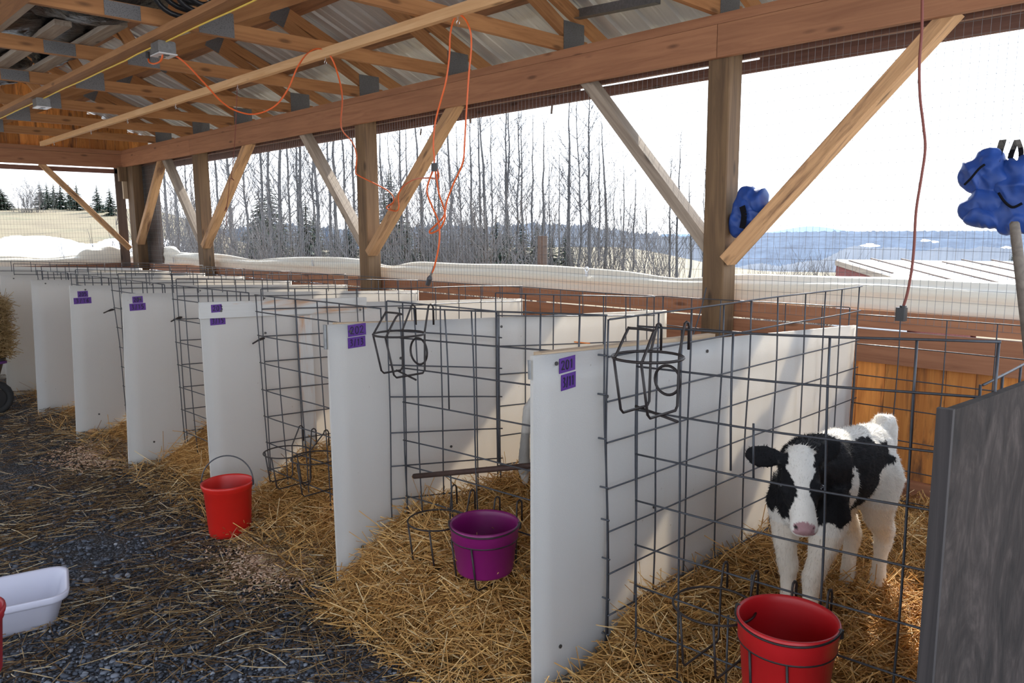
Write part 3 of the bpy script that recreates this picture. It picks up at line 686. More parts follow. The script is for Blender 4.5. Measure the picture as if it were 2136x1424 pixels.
# ------------------------------------------------------------------ trees
def bare_tree(seed, Ht, lean=.03, dens=22):
    r = random.Random(seed); tr = MB(); br = MB(); pts = []; x = y = 0.0
    for i in range(11):
        t = i/10; pts.append(Vector((x, y, t*Ht))); x += r.uniform(-1, 1)*lean*Ht*.12; y += r.uniform(-1, 1)*lean*Ht*.12
    tr.tube(pts, [max(.006, (.0062 + .0028*(seed % 3))*Ht*(1 - t/10)**.8 + .004) for t in range(11)], 6)
    for k in range(dens):
        t = r.uniform(.22, .98); i = min(9, int(t*10)); p = pts[i].lerp(pts[i+1], t*10 - i)
        az = r.uniform(0, 6.283); up = r.uniform(.55, 1.35); L = (1-t)*Ht*.26 + r.uniform(.25, .7)
        d = Vector((math.cos(az), math.sin(az), up)).normalized(); q = [p]
        for s in range(4):
            d = (d + Vector((r.uniform(-.25, .25), r.uniform(-.25, .25), r.uniform(0, .3)))).normalized(); q.append(q[-1] + d*L/4)
        br.tube(q, [.0042*(1-t)*Ht*.5 + .010, .012, .010, .008, .005], 4, caps=False)
        for s in range(6):
            u = r.uniform(.2, 1); i2 = min(3, int(u*4)); b0 = q[i2].lerp(q[i2+1], u*4 - i2)
            dd = (d + Vector((r.uniform(-.9, .9), r.uniform(-.9, .9), r.uniform(-.2, .8)))).normalized(); l2 = L*r.uniform(.15, .45)
            e = b0 + dd*l2*.5; e2 = e + (dd + Vector((r.uniform(-.3, .3), r.uniform(-.3, .3), .25))).normalized()*l2*.5
            br.tube([b0, e, e2], [.0075, .006, .004], 3, caps=False)
            br.tube([e, e + Vector((r.uniform(-.3, .3), r.uniform(-.3, .3), .3))*l2*.6], [.005, .003], 3, caps=False)
    t_ = thing('bare_tree', '', 'tree'); tr.build('trunk', M['trunk'], t_, True); br.build('branches', M['twig'], t_); return t_
def conifer(seed, Ht, mat, wide=.22):
    r = random.Random(seed); tr = MB(); fo = MB(); tr.tube([(0, 0, 0), (0, 0, Ht)], [.02*Ht, .004*Ht], 6)
    n = int(26 + Ht*3)
    for k in range(n):
        t = .08 + .9*k/n; L = Ht*wide*(1-t)**.85*r.uniform(.7, 1.15) + .06; m_ = r.randint(5, 7); a0 = r.uniform(0, 6.28)
        for j in range(m_):
            a = a0 + j*6.283/m_ + r.uniform(-.3, .3); dr = Vector((math.cos(a), math.sin(a), r.uniform(-.35, .1))); sd_ = Vector((-math.sin(a), math.cos(a), 0)); p = Vector((0, 0, t*Ht))
            for s in range(4):
                u0 = s/4; b0 = p + dr*L*u0; w = L*.26*(1-u0*.7)
                tip = b0 + dr*L*.42 + Vector((0, 0, -.06*L))
                for q in (1, -1):
                    e = b0 + sd_*w*q + dr*L*.22 + Vector((0, 0, r.uniform(-.1, .02)*L)); fo.add([b0, e, tip, b0 + Vector((0, 0, .05*L))], [(0, 1, 2), (0, 2, 3)])
    t_ = thing('conifer', '', 'tree'); tr.build('trunk', M['dark_trunk'], t_); fo.build('foliage', M[mat], t_); return t_
def shrub(seed, Ht, n, mat='brush'):
    r = random.Random(seed); b = MB()
    for k in range(n):
        a = r.uniform(0, 6.283); p = Vector((r.gauss(0, .55), r.gauss(0, .35), 0)); d = Vector((math.cos(a)*.35, math.sin(a)*.35, 1)).normalized(); L = Ht*r.uniform(.45, 1.05); q = [p]
        for s in range(4):
            d = (d + Vector((r.uniform(-.3, .3), r.uniform(-.3, .3), .05))).normalized(); q.append(q[-1] + d*L/4)
        b.tube(q, [.009, .008, .006, .005, .003], 3, caps=False)
        for s in range(6):
            i = r.randint(1, 3); d2 = (d + Vector((r.uniform(-1, 1), r.uniform(-1, 1), r.uniform(-.1, .6)))).normalized(); l2 = L*r.uniform(.1, .3)
            b.tube([q[i], q[i] + d2*l2, q[i] + d2*l2*1.4 + Vector((0, 0, l2*.3))], [.005, .004, .002], 3, caps=False)
    o = b.build('leafless_shrub', M[mat]); return tag(o, '', 'shrub')
def bay(px):
    return ('between corner post and third post' if px < 410 else 'between the third and second posts' if px < 750 else 'between the second post and the weathered brace' if px < 1250 else 'just left of the nearest post' if px < 1480 else 'right of the nearest post')
def put(proto, used, px, D, sc, rz, label, grp):
    o = proto if not used else copy_tree(proto)
    p = pD(px, 500, D); o.location = (p.x, p.y, land(p.x, p.y) - .05); o.rotation_euler = (0, 0, rz); o.scale = (sc, sc, sc); o['label'] = label; o['group'] = grp; return o
rt = random.Random(21)
protos = [bare_tree(100 + k, 10.0, .05 + .03*(k % 3), 20 + 3*k) for k in range(7)]; used = set()
spec = []
for px, D, top in ((352, 33, 150), (372, 26, 215), (392, 40, 190), (462, 30, 190), (486, 38, 170), (510, 24, 150), (548, 27, 120), (566, 22, 120), (590, 27, 110), (607, 33, 130), (622, 30, 150), (636, 25, 170), (655, 36, 140), (668, 24, 120), (690, 30, 160), (705, 41, 170), (722, 26, 130), (738, 34, 150),
                   (800, 30, 230), (815, 40, 240), (838, 26, 190), (850, 34, 230), (880, 29, 200), (905, 38, 220), (920, 25, 210), (942, 31, 190), (960, 37, 210), (985, 27, 230), (1003, 33, 190), (1010, 24, 190), (1030, 36, 210), (1053, 26, 180), (1062, 32, 200), (1078, 25, 185), (1090, 38, 230),
                   (1110, 30, 250), (1135, 27, 265), (1150, 35, 300), (1165, 41, 320), (1190, 30, 190), (1204, 24, 165), (1232, 27, 175), (1250, 36, 280), (1262, 31, 250), (1282, 38, 330), (1300, 29, 330), (1322, 34, 360), (1345, 31, 380), (1400, 29, 320), (1412, 27, 285), (1440, 33, 370), (1466, 30, 345)):
    spec.append((px, D, top))
for k, (px, D, top) in enumerate(spec):
    pt = pD(px, top, D); z0 = land(*pD(px, 500, D).xy); ht = pt.z - z0 + .3; i = k % 7
    put(protos[i], i in used, px, D, ht/10.0, rt.uniform(0, 6.28), 'tall leafless grey tree in the grove ' + bay(px), 'leafless trees ' + bay(px)); used.add(i)
pr2 = [shrub(300 + k, 2.6, 26) for k in range(4)]; used = set()
for k in range(52):
    px = rt.uniform(340, 1480) if k < 42 else rt.uniform(1560, 1740); D = rt.uniform(15, 24) if k % 3 else rt.uniform(24, 34); i = k % 4
    put(pr2[i], i in used, px, D, rt.uniform(.7, 1.35) if px < 1500 else rt.uniform(.75, 1.1), rt.uniform(0, 6.28), 'pale leafless shrub ' + bay(px), 'leafless shrubs ' + bay(px)); used.add(i)
pr3 = [conifer(400, 5.0, 'pine', .30), conifer(401, 5.0, 'conifer', .26), conifer(402, 5.0, 'conifer', .31)]; used = set()
for k, (px, D, top, i) in enumerate(((430, 25, 430, 0), (545, 30, 385, 0), (568, 34, 365, 0), (640, 27, 405, 0), (700, 24, 470, 1), (815, 28, 350, 0), (850, 23, 455, 1), (880, 30, 440, 1), (915, 36, 430, 1), (950, 25, 465, 1), (975, 30, 450, 1), (1010, 24, 460, 1), (1035, 28, 445, 1), (1060, 25, 455, 1), (1090, 27, 450, 1), (1120, 30, 460, 0), (1180, 34, 470, 0), (775, 33, 440, 1), (590, 25, 460, 1), (660, 33, 440, 1), (730, 29, 455, 1), (360, 24, 480, 1), (400, 30, 470, 1), (455, 27, 480, 1), (490, 24, 475, 1), (530, 33, 460, 1), (620, 22, 490, 1), (800, 24, 480, 1), (835, 33, 450, 1), (900, 22, 485, 1), (990, 34, 445, 1), (1050, 22, 480, 1), (1150, 28, 480, 1))):
    pt = pD(px, top, D); z0 = land(*pD(px, 500, D).xy); put(pr3[i], i in used, px, D, (pt.z - z0)/5.0, rt.uniform(0, 6), ('soft green pine' if i == 0 else 'dark green young conifer') + ' ' + bay(px), ('pines ' if i == 0 else 'young conifers ') + bay(px)); used.add(i)
for k, (px, D, top, lb) in enumerate(((93, 47, 425, 'left edge of the small spruce group on the hill crest'), (107, 49, 400, 'tallest spruce of the group on the hill crest'), (121, 50, 405, 'second tall spruce of the group on the hill crest'), (135, 47, 418, 'right edge spruce of the group on the hill crest'), (153, 50, 408, 'slim spruce on the hill crest just left of the slender brace'), (168, 46, 398, 'open topped spruce behind the slender brace on the hill crest'), (210, 44, 402, 'spruce on the hill crest right of the slender brace'), (236, 42, 390, 'dark spruce on the hill crest next to the corner'), (2118, 60, 515, 'dark conifer beside the grey handle, far right'))):
    pt = pD(px, top, D); z0 = land(*pD(px, 470, D).xy); put(pr3[2], True if 2 in used else False, px, D, max(.3, (pt.z - z0)/5.0), rt.uniform(0, 6), lb, 'spruces on the hill crest'); used.add(2)
o = conifer(410, 5.0, 'pine', .5); put(o, False, 12, 46, 1.0, .4, 'broad pine on the hill crest at the left edge', 'pine on the crest'); pt = pD(12, 388, 46); o.scale = [(pt.z - o.location.z)/5.0]*3
for px in (52, 62, 72, 84): put(pr2[0], True, px, 44, rt.uniform(.6, .9), px, 'leafless bush on the hill crest between the pine and the spruces', 'bushes on the crest')
# wooden fence post and rail on the slope, grey stump post outside
p = pD(180, 490, 24); b = MB(); z = land(p.x, p.y); b.beam((p.x, p.y, z), (p.x, p.y, z + .55), .06, .06, (1, 0, 0)); b.beam((p.x, p.y, z + .36), (p.x + 1.9, p.y - .6, z + .36), .03, .04); tag(b.build('field_fence', M['brace']), 'small brown field fence with one rail on the snowy slope', 'fence')
p = pD(1128, 530, 11); b = MB(); b.tube([(p.x, p.y, land(p.x, p.y)), (p.x + .04, p.y, 1.42)], [.075, .07], 10); tag(b.build('fence_post', M['dark_board']), 'grey round fence post standing outside among the shrubs', 'post')
# ------------------------------------------------------------------ old shed beyond the curtain
D = 20.0
pk = pD(1745, 541, D); rd = (pD(2136, 560, D*1.12) - pk); rd.z = -.02*rd.length; rd.normalize(); e0 = pD(1968, 606, D*.80); sl = e0 - pk
t = thing('shed', 'old low shed with pale seamed metal roof and torn red gable beyond the curtain', 'shed', (pk.x, pk.y, land(pk.x, pk.y)))
Lr = 9.0
b = MB(); q = [pk, pk + rd*Lr, pk + rd*Lr + sl*1.25, pk + sl*1.25]; up_ = Vector((0, 0, .05)); b.add([p - up_ for p in q] + q, [(0, 1, 2, 3), (7, 6, 5, 4), (0, 4, 5, 1), (1, 5, 6, 2), (2, 6, 7, 3), (3, 7, 4, 0)]); b.build('roof', M['snow_roof'], t)
b = MB()
for k in range(12):
    a = pk + rd*(.75*k + .1); s0 = 0.0 if k % 3 else .1
    b.beam(a + sl*s0 + up_*.6, a + sl*(1.2 if k % 4 else .55) + up_*.6, .035, .03)
b.build('roof_seams', M['dark_board'], t)
b = MB(); b.beam(pk + Vector((0, 0, -.08)), pk + sl*1.25 + Vector((0, 0, -.08)), .06, .12); b.build('rake_board', M['brace_grey'], t)
side = Vector((sl.x, sl.y, 0)).normalized(); zg = -2.2; Ls = Vector((sl.x, sl.y, 0)).length*1.2
b = MB(); a = pk + Vector((0, 0, -.14)); c = a + sl*1.2; b.add([a, c, Vector((c.x, c.y, zg)), Vector((a.x, a.y, zg))], [(0, 1, 2, 3)]); inn = rd*.1; b.add([p + inn for p in (a, c, Vector((c.x, c.y, zg)), Vector((a.x, a.y, zg)))], [(3, 2, 1, 0)]); b.build('gable_wall', M['old_red'], t)
b = MB(); a = pk + sl*.06 + Vector((0, 0, -.34)) - rd*.05
def cl(u, v):
    return a + sl*(.75*u) + Vector((0, 0, -.05 - 1.2*v + .06*math.sin(u*14))) + rd*(.05*math.sin(9*u + 4*v) - .06)
b.grid(cl, 14, 8); b.build('torn_sheet', M['white_cloth'], t, True)
# ------------------------------------------------------------------ white board partitions between the pens
YP = [1.536, 2.677, 3.906, 5.069, 6.172, 7.228, 8.30, 9.37, 10.44, 11.5]
YB = [1.49, 2.63, 3.88, 5.10, 6.19, 7.24, 8.30, 9.37, 10.44, 11.5]
XF, XBK = 1.62, 3.975
GL = {'0': [[(.2, .5), (.3, .9), (.55, 1), (.8, .8), (.82, .4), (.65, .05), (.4, 0), (.22, .2), (.2, .5)]], '1': [[(.35, .75), (.55, 1), (.52, 0)]], '2': [[(.15, .78), (.35, 1), (.7, .95), (.75, .7), (.5, .35), (.15, .05), (.5, .1), (.88, .02)]],
      '3': [[(.2, .9), (.6, 1), (.75, .78), (.45, .55), (.78, .35), (.65, .05), (.2, .05)]], '4': [[(.25, 1), (.2, .5), (.8, .52)], [(.7, .95), (.66, 0)]], '5': [[(.75, 1), (.3, .97), (.27, .6), (.6, .62), (.78, .35), (.6, .04), (.2, .08)]],
      '/': [[(.7, 1.05), (.35, -.1)]], '9': [[(.75, .75), (.5, 1), (.25, .8), (.35, .55), (.7, .6), (.75, .9), (.68, 0)]], '6': [[(.7, 1), (.35, .7), (.2, .3), (.4, 0), (.72, .1), (.7, .42), (.3, .4)]], '7': [[(.2, .97), (.8, 1), (.45, 0)]]}
def ptop(x, k): return 1.13 - .123*(x - XF)/(XBK - XF)
def partition(k, label, nums=None, screws=True):
    y0, y1 = YP[k], YB[k]; t = thing('board_partition', label, 'partition', (XF, y0, 0), 0, 'white pen partitions')
    yx = lambda x: y0 + (y1 - y0)*(x - XF)/(XBK - XF)
    b = MB(); nx, nz = 26, 12; V = []; th = .0125
    def P_(x, u):
        w = .010*noise.noise(Vector((x*1.3, u*1.1, k*3.1)))
        lean = -.045*(1-u)*(1 if k >= 3 else .0)*max(0, 1 - (x - XF)/1.2)
        return (x + lean, yx(x) + w, -.03 + (ptop(x, k) + .03)*u)
    for s in (0, 1):
        for j in range(nz+1):
            for i in range(nx+1):
                p = P_(XF + (XBK-XF)*i/nx, j/nz); V.append((p[0], p[1] + s*th, p[2]))
    N = (nx+1)*(nz+1); F_ = []
    for j in range(nz):
        for i in range(nx):
            q = (j*(nx+1)+i, j*(nx+1)+i+1, (j+1)*(nx+1)+i+1, (j+1)*(nx+1)+i); F_.append(q); F_.append(tuple(N + a for a in q[::-1]))
    edge = [(i, i+1) for i in range(nx)] + [((j)*(nx+1)+nx, (j+1)*(nx+1)+nx) for j in range(nz)] + [(nz*(nx+1)+i+1, nz*(nx+1)+i) for i in range(nx)] + [((j+1)*(nx+1), j*(nx+1)) for j in range(nz)]
    F_ += [(a, N+a, N+c, c) for a, c in edge]
    b.add(V, F_); b.build('sheet', M['panel'], t, True)
    for p in t.children[0].data.polygons: p.use_smooth = abs(p.normal.y) > .9
    if k in (0, 1):
        b = MB(); b.beam((XF + .05, yx(XF) + th + .018, ptop(XF, k) - .028), (2.66 if k == 0 else 2.3, yx(2.4) + th + .018, ptop(2.55, k) - .02), .034, .06); b.build('batten', M['batten'], t)
    if k == 2:
        b = MB(); b.beam((XF - .01, y0 - .009, 1.105), (2.62, yx(2.6) - .009, 1.065), .018, .085); b.build('top_rail', M['white_rail'], t)
        b = MB(); b.beam((2.20, yx(2.2) - .010, 1.03), (2.20, yx(2.2) - .010, .02), .018, .09, (1, 0, 0)); b.build('upright_rail', M['white_rail'], t)
    if k == 0:
        b = MB(); b.beam((XF - .010, y0 + .008, 1.118), (XF - .008, y0 + .008, 1.060), .013, .006, (1, 0, 0), bev=.003); b.build('edge_bracket', M['galv'], t)
    if k == 1:
        b = MB(); b.beam((XF - .006, y0 + .014, 1.13), (XF - .006, y0 + .014, 1.03), .018, .010, (1, 0, 0), bev=.003); b.build('edge_bracket', M['galv'], t)
    if screws:
        for (dx, dz) in ((.10, -.03), (.95, -.045), (.35, -.16), (.12, -.97), (.62, -.60), (1.1, -.9))[:6 if k < 5 else 2]:
            x = XF + dx; b = MB(); z = ptop(x, k) + dz; y = P_(x, z/1.1)[1] - .0015 - (.019 if k == 2 and dz > -.1 else 0)
            b.tube([(x, y, z), (x, y - .004, z)], .0065, 8); b.build('screw', M['screw'], t)
    if nums:
        for (txt, px0, py0, px1, py1, tl) in nums:
            yy = y0 - .0035 - (.019 if (k == 2 and py0 < 652) else 0) - .004
            a = pY(px0, py0, yy); c = pY(px1, py1, yy); w = abs(c.x - a.x); h = abs(a.z - c.z)*.9
            yo = lambda x: P_(x, .95)[1] - .0022 - (.019 if (k == 2 and py0 < 652) else 0)
            b = MB(); V = []
            for s in (0, .0012):
                for j in (0, 1):
                    for i in range(5):
                        x = a.x + w*i/4 + .002*noise.noise(Vector((i, j, k))); z = c.z + h*j + tl*(i/4 - .5)
                        V.append((x, yo(x) - .0008 + s, z))
            F_ = [(i, i+1, 6+i, 5+i) for i in range(4)] + [(15+i, 16+i, 11+i, 10+i) for i in range(4)] + [(i, 10+i, 11+i, i+1) for i in range(4)] + [(5+i, 6+i, 16+i, 15+i) for i in range(4)] + [(0, 5, 15, 10), (4, 14, 19, 9)]
            b.add(V, F_); tp = b.build('tape_label', M['tape'], t)
            b = MB(); cw = w*.80/len(txt)
            for n_, ch in enumerate(txt):
                for st in GL[ch]:
                    pts = []
                    for (u, v) in st:
                        x = a.x + w*.10 + cw*(n_ + u*.92); z = c.z + h*(.2 + .6*v) + tl*((x - a.x)/w - .5); pts.append(Vector((x, yo(x) - .0016, z)))
                    b.tube(smooth_curve(pts, 3) if len(pts) > 2 else pts, .0019 if k < 3 else .0022, 5)
            b.build('lettering', M['ink'], tp)
    return t
pl = ['white board partition taped 201, nearest of the white ones, beside the calf', 'white board partition taped 202 behind the purple bucket', 'white board partition taped 203 with a painted rail along its top', 'white board partition with purple tapes, next one left of 203',
      'white board partition with purple tapes, second one left of 203', 'white board partition without tape, standing right behind the hay bale wagon', 'white board partition at the left edge, partly hidden by the hay bale', 'white board partition farther back, only its upper edge seen, first beyond the wagon', 'white board partition farther back, only its upper edge seen, second beyond the wagon', 'white board partition nearest the far end wall']
nums = {0: [('201', 1169, 744, 1202, 772, .004), ('3/11', 1173, 778, 1203, 808, .004)], 1: [('202', 726, 675, 764, 698, .003), ('3/13', 726, 702, 763, 722, .002)], 2: [('203', 441, 634, 470, 650, 0), ('3/15', 439, 660, 472, 676, 0)],
        3: [('204', 276, 617, 299, 631, 0), ('3/15', 270, 632, 305, 646, 0)], 4: [('205', 161, 606, 184, 619, 0), ('3/16', 153, 620, 191, 632, 0)]}
for k in range(10): partition(k, pl[k], nums.get(k), k < 7)
# weathered plywood partition at the right
t = thing('board_partition', 'weathered grey plywood partition at the right edge of the picture', 'partition', (1.56, .4, 0))
b = MB(); top = lambda x: 1.161 - .068*(x - 1.56)
def plyw(ya):
    V = []
    for i in range(13):
        x = 1.572 + 1.6*i/12
        for j in range(7): V.append((x - .028*(1 - j/6)*0 , ya + .006*noise.noise(Vector((x, j*.3, 5))), -.02 + (top(x) + .02)*j/6))
    return V
V = plyw(.402) + plyw(.420); F_ = []
for i in range(12):
    for j in range(6):
        q = (i*7+j, (i+1)*7+j, (i+1)*7+j+1, i*7+j+1); F_ += [q, tuple(91 + a for a in q[::-1])]
F_ += [(i*7+6, (i+1)*7+6, 91+(i+1)*7+6, 91+i*7+6) for i in range(12)] + [(12*7+j, 91+12*7+j, 91+12*7+j+1, 12*7+j+1) for j in range(6)] + [(j, j+1, 92+j, 91+j) for j in range(6)]
b.add(V, F_, [(p[2] + 3, p[0], p[1]) for p in V]); b.build('sheet', M['ply_grey'], t)
b = MB(); b.beam((1.566, .412, -.02), (1.562, .412, 1.163), .028, .014, (1, 0, 0)); b.build('edge_strip', M['ply_edge'], t)

# ------------------------------------------------------------------ wire panels
def wire_panel(label, p0, p1, z0, z1, zs, ss, r=.0033, wob=.010, tilt=0.0, cuts=None, grp=None, dz=0.0, seed=None):
    """p0,p1 ground ends; zs heights of the long wires; ss distances of the uprights; cuts {index: [(z_a, z_b), ...]} spans that remain"""
    p0 = Vector((*p0, 0)); p1 = Vector((*p1, 0)); d = p1 - p0; L = d.length; d.normalize(); nrm = Vector((d.y, -d.x, 0)); seed = seed or R0.uniform(0, 99)
    def P_(s, z):
        n_ = wob*noise.noise(Vector((s*1.5 + seed, z*1.4, 1))) + tilt*(1 - z)
        return p0 + d*(s + .010*noise.noise(Vector((s, z*1.7, seed)))) + nrm*n_ + Vector((0, 0, z + dz*s/L + .010*noise.noise(Vector((s*1.1, z*.3, seed + 5)))))
    b = MB()
    for z in zs:
        k = max(4, int(L/.12)); b.tube([P_(L*i/k, z) for i in range(k+1)], r, 6)
    for j, s in enumerate(ss):
        for (a, c) in (cuts or {}).get(j, [(z0, z1)]):
            k = max(2, int((c-a)/.12)); q = [P_(s, a + (c-a)*i/k) + nrm*(-2*r*.8) for i in range(k+1)]; b.tube(q, r, 6)
    return tag(b.build('mesh_hurdle', M['wire'], None, True), label, 'wire hurdle', grp)
ZS = [.06, .20, .35, .50, .65, .80, .95, 1.08]
# side panels against the boards
def side(k, label, top, xs=None, x0=1.945, x1=3.94, zs=None):
    y = YP[k] - .032; xs = xs or [i*.2 for i in range(int((x1-x0)/.2) + 1)] + [x1-x0]
    wire_panel(label, (x0, y), (x1, YB[k] - .035), .03, top, (zs or [.06, .19, .34, .49, .64, .80, .94, 1.09]) + [top], xs, wob=.012, dz=-.10 if k else 0.0, grp='pen side panels')
side(0, 'mesh hurdle standing against the white board taped 201', 1.213, [0, .155, .27, .47, .69, .90, 1.13, 1.39, 1.59, 1.77, 1.975])
side(1, 'mesh hurdle against the white board taped 202, front piece', 1.215, [0, .08, .28, .48, .62], 1.89, 2.52); side(1, 'mesh hurdle against the white board taped 202, rear piece', 1.20, None, 2.53, 3.80)
side(2, 'mesh hurdle against the white board taped 203', 1.20); side(3, 'mesh hurdle against the taped board next left of 203', 1.20); side(4, 'mesh hurdle against the second taped board left of 203', 1.20)
side(5, 'mesh hurdle against the untaped board behind the wagon', 1.20); side(6, 'mesh hurdle against the board at the left edge', 1.20); side(7, 'mesh hurdle of the first pen beyond the wagon', 1.2); side(8, 'mesh hurdle of the second pen beyond the wagon', 1.2)
# front panels along the aisle
wire_panel('mesh hurdle closing the front of the calf pen', (1.93, 1.385), (1.93, .415), .04, 1.203, [.07, .20, .345, .485, .635, .79, .935, 1.075, 1.203],
           [0, .16, .33, .40, .60, .80, .965], wob=.020, tilt=-.02, dz=.045, cuts={2: [(.04, .35), (.80, 1.203)], 3: [(.04, .50), (.79, .95)]}, grp='pen front panels', seed=4.2)
wire_panel('mesh hurdle closing the front of the pen with the purple bucket', (1.93, 2.62), (1.93, 1.50), .04, 1.18, [.07, .20, .345, .485, .60, .77, .92, 1.05, 1.18], [0, .10, .30, .46, .60, .82, 1.0, 1.11], wob=.022, tilt=-.02, dz=.05, cuts={2: [(.04, .50), (.77, 1.18)], 4: [(.04, .35), (.60, 1.18)]}, grp='pen front panels', seed=9.1)
wire_panel('mesh hurdle closing the front of the pen with two empty bucket holders', (1.91, 3.86), (1.92, 2.72), .03, 1.17, ZS + [1.17], [0, .2, .4, .6, .8, 1.0, 1.13], wob=.022, tilt=-.02, grp='pen front panels')
for k, lb in ((3, 'mesh hurdle closing the front of the pen left of 203'), (4, 'mesh hurdle closing the front of the second pen left of 203'), (5, 'mesh hurdle closing the pen front between the wagon and the taped boards'), (6, 'mesh hurdle closing the pen front behind the hay bale')):
    wire_panel(lb, (1.90, YP[k] - .05), (1.91, YP[k-1] + .05), .03, 1.17, ZS + [1.17], [0, .18, .38, .58, .78, .95, YP[k] - YP[k-1] - .11], wob=.02, tilt=-.02, grp='pen front panels')
# rear panels in front of the plank wall
wire_panel('mesh hurdle along the plank wall behind the calf', (4.0, 1.50), (4.0, -.2), .10, 1.062, [.13, .29, .44, .60, .75, .91, 1.062], [0, .21, .42, .63, .84, 1.05, 1.3, 1.5, 1.68], wob=.012, grp='pen rear panels', r=.003)
for k, lb in ((1, 'mesh hurdle along the plank wall behind the pen with the purple bucket'), (2, 'mesh hurdle along the plank wall behind the pen taped 203'), (3, 'mesh hurdle along the plank wall, third pen from the calf'), (4, 'mesh hurdle along the plank wall, fourth pen from the calf'), (5, 'mesh hurdle along the plank wall, fifth pen from the calf'), (6, 'mesh hurdle along the plank wall, sixth pen from the calf'), (7, 'mesh hurdle along the plank wall, seventh pen from the calf')):
    ya, yb_ = YB[k] + .05, YB[k-1] + .05; wire_panel(lb, (4.0, ya), (4.0, yb_), .10, 1.09, [.13, .29, .44, .60, .75, .91, 1.09], [i*.2 for i in range(6)] + [ya-yb_], wob=.012, grp='pen rear panels', r=.003)
wire_panel('mesh hurdle with bright top wire just beyond the grey partition', (1.97, .452), (4.0, .44), .1, 1.14, [.2, .35, .5, .65, .8, .95, 1.14], [i*.2 for i in range(11)], r=.0033, grp='pen side panels')
# wire ties
for (x, y, k, lb) in ((588, 711, 2, 'twisted wire tie on the panel of the pen taped 203'), (365, 666, 3, 'twisted wire tie on the panel left of 203'), (224, 649, 4, 'twisted wire tie on the second panel left of 203')):
    c = pY(x - 52 if k == 2 else x, y, YP[k] - .045); b = MB(); b.tube(smooth_curve([c + Vector((-.03, -.01, -.01)), c, c + Vector((.03, .005, .012)), c + Vector((.05, .012, .008)), c + Vector((.01, .01, 0))], 4), .0045, 5); tag(b.build('wire_tie', M['black_wire'], None, True), lb, 'wire tie', 'wire ties')
# rusty pipe laid through the panel
b = MB(); a = pX(864, 993, 1.94); c = pX(1150, 967, 1.98); b.tube([a, a.lerp(c, .5), c + (c-a)*.25], .0115, 10); tag(b.build('steel_rod', M['rust'], None, True), 'rusty steel rod lying across the front panel above the purple bucket', 'rod')
b = MB(); a = pY(1198, 713, 2.60); c = pY(1230, 716, 2.60); b.tube([a, c], .0035, 5); tag(b.build('twine_scrap', M['orange_tag']), 'short orange scrap of twine on the wire above partition 201', 'twine')
# ------------------------------------------------------------------ holders hooked on the front panels
def frame_pts(y, xw, zw, zr, zb, xr, xf, ztop=None, taper=.02):
    p = [(xw + .014, y, zw - .07), (xw + .014, y, zw), (xw + .009, y, zw + .010), (xw, y, zw + .014), (xw - .009, y, zw + .010), (xw - .012, y, zw), (xr, y, zr), (xr - .004, y, zb + .012), (xr - .014, y, zb), (xf + taper + .012, y, zb), (xf + taper, y, zb + .012), (xf, y, zr)]
    return [Vector(q) for q in p]
def bucket_holder(label, h1, h2, c, R, depth=.165, xw=1.93):
    """h1,h2: hook points (y, z) on the wire; c: ring centre (x, y, z)"""
    t = thing('bucket_holder', label, 'bucket holder', (c[0], c[1], c[2] - depth), 0, 'wire bucket holders')
    c = Vector(c); b = MB(); b.tube([c + Vector((R*math.cos(a), R*math.sin(a), 0)) for a in np.linspace(0, 2*math.pi, 36, endpoint=False)], .0034, 7, closed=True); b.build('ring', M['black_wire'], t, True)
    for (y, z) in (h1, h2):
        dy = y - c.y; xf = c.x - math.sqrt(max(.001, R*R - dy*dy)); xr = min(xw - .006, c.x + math.sqrt(max(.001, R*R - dy*dy)) + .004)
        b = MB(); b.tube(frame_pts(y, xw, z, c.z, c.z - depth, xr, xf - .002), .0034, 7); b.build('hook_frame', M['black_wire'], t, True)
    return t
def bucket(label, c, R, mat, hmat, depth=.165, lid=.05, flare=.80, base=None, bail=None):
    """c: centre of rim"""
    x, y, z = c; t = thing('bucket', label, 'bucket', (x, y, z - depth - lid), 0)
    rb = R*flare; zb = -depth - lid
    prof = [(0.001, zb), (rb*.97, zb), (rb, zb + .006), (R*.905, -lid - .004), (R*.945, -lid), (R*.95, -.022), (R*.985, -.014), (R, -.006), (R*.99, .002), (R*.95, .004), (R*.915, -.004), (R*.90, -.02), (R*.87, -lid), (rb*.96, zb + .012), (rb*.9, zb + .007), (0.001, zb + .007)]
    b = MB(); b.lathe(prof, 56, (x, y, z)); b.build('body', M[mat], t, True)
    b = MB(); pts = []
    ax, dz = bail                                           # axis angle of the ears, height of the bow (negative: resting on the rim)
    for a in np.linspace(-math.pi/2, math.pi/2, 25):
        u = math.sin(a)*R*1.0; v = math.cos(a)*(R*1.0 if dz <= .02 else R*.15); hz = (dz if dz <= .02 else dz)*math.cos(a) + .004
        pts.append(Vector((x + u*math.cos(ax) + v*math.cos(ax + math.pi/2), y + u*math.sin(ax) + v*math.sin(ax + math.pi/2), z + hz)))
    b.tube(pts, .0032, 7); hd = b.build('handle', M[hmat], t, True)
    for s in (-1, 1):
        b = MB(); p = Vector((x + s*R*.99*math.cos(ax), y + s*R*.99*math.sin(ax), z - .004)); b.box(p + Vector((-.006, -.006, -.014)), p + Vector((.006, .006, .008)), bev=.003); b.build('handle_lug', M[hmat], t)
    return t
def hk(x, y, X=1.93): p = pX(x, y, X); return (p.y, p.z)
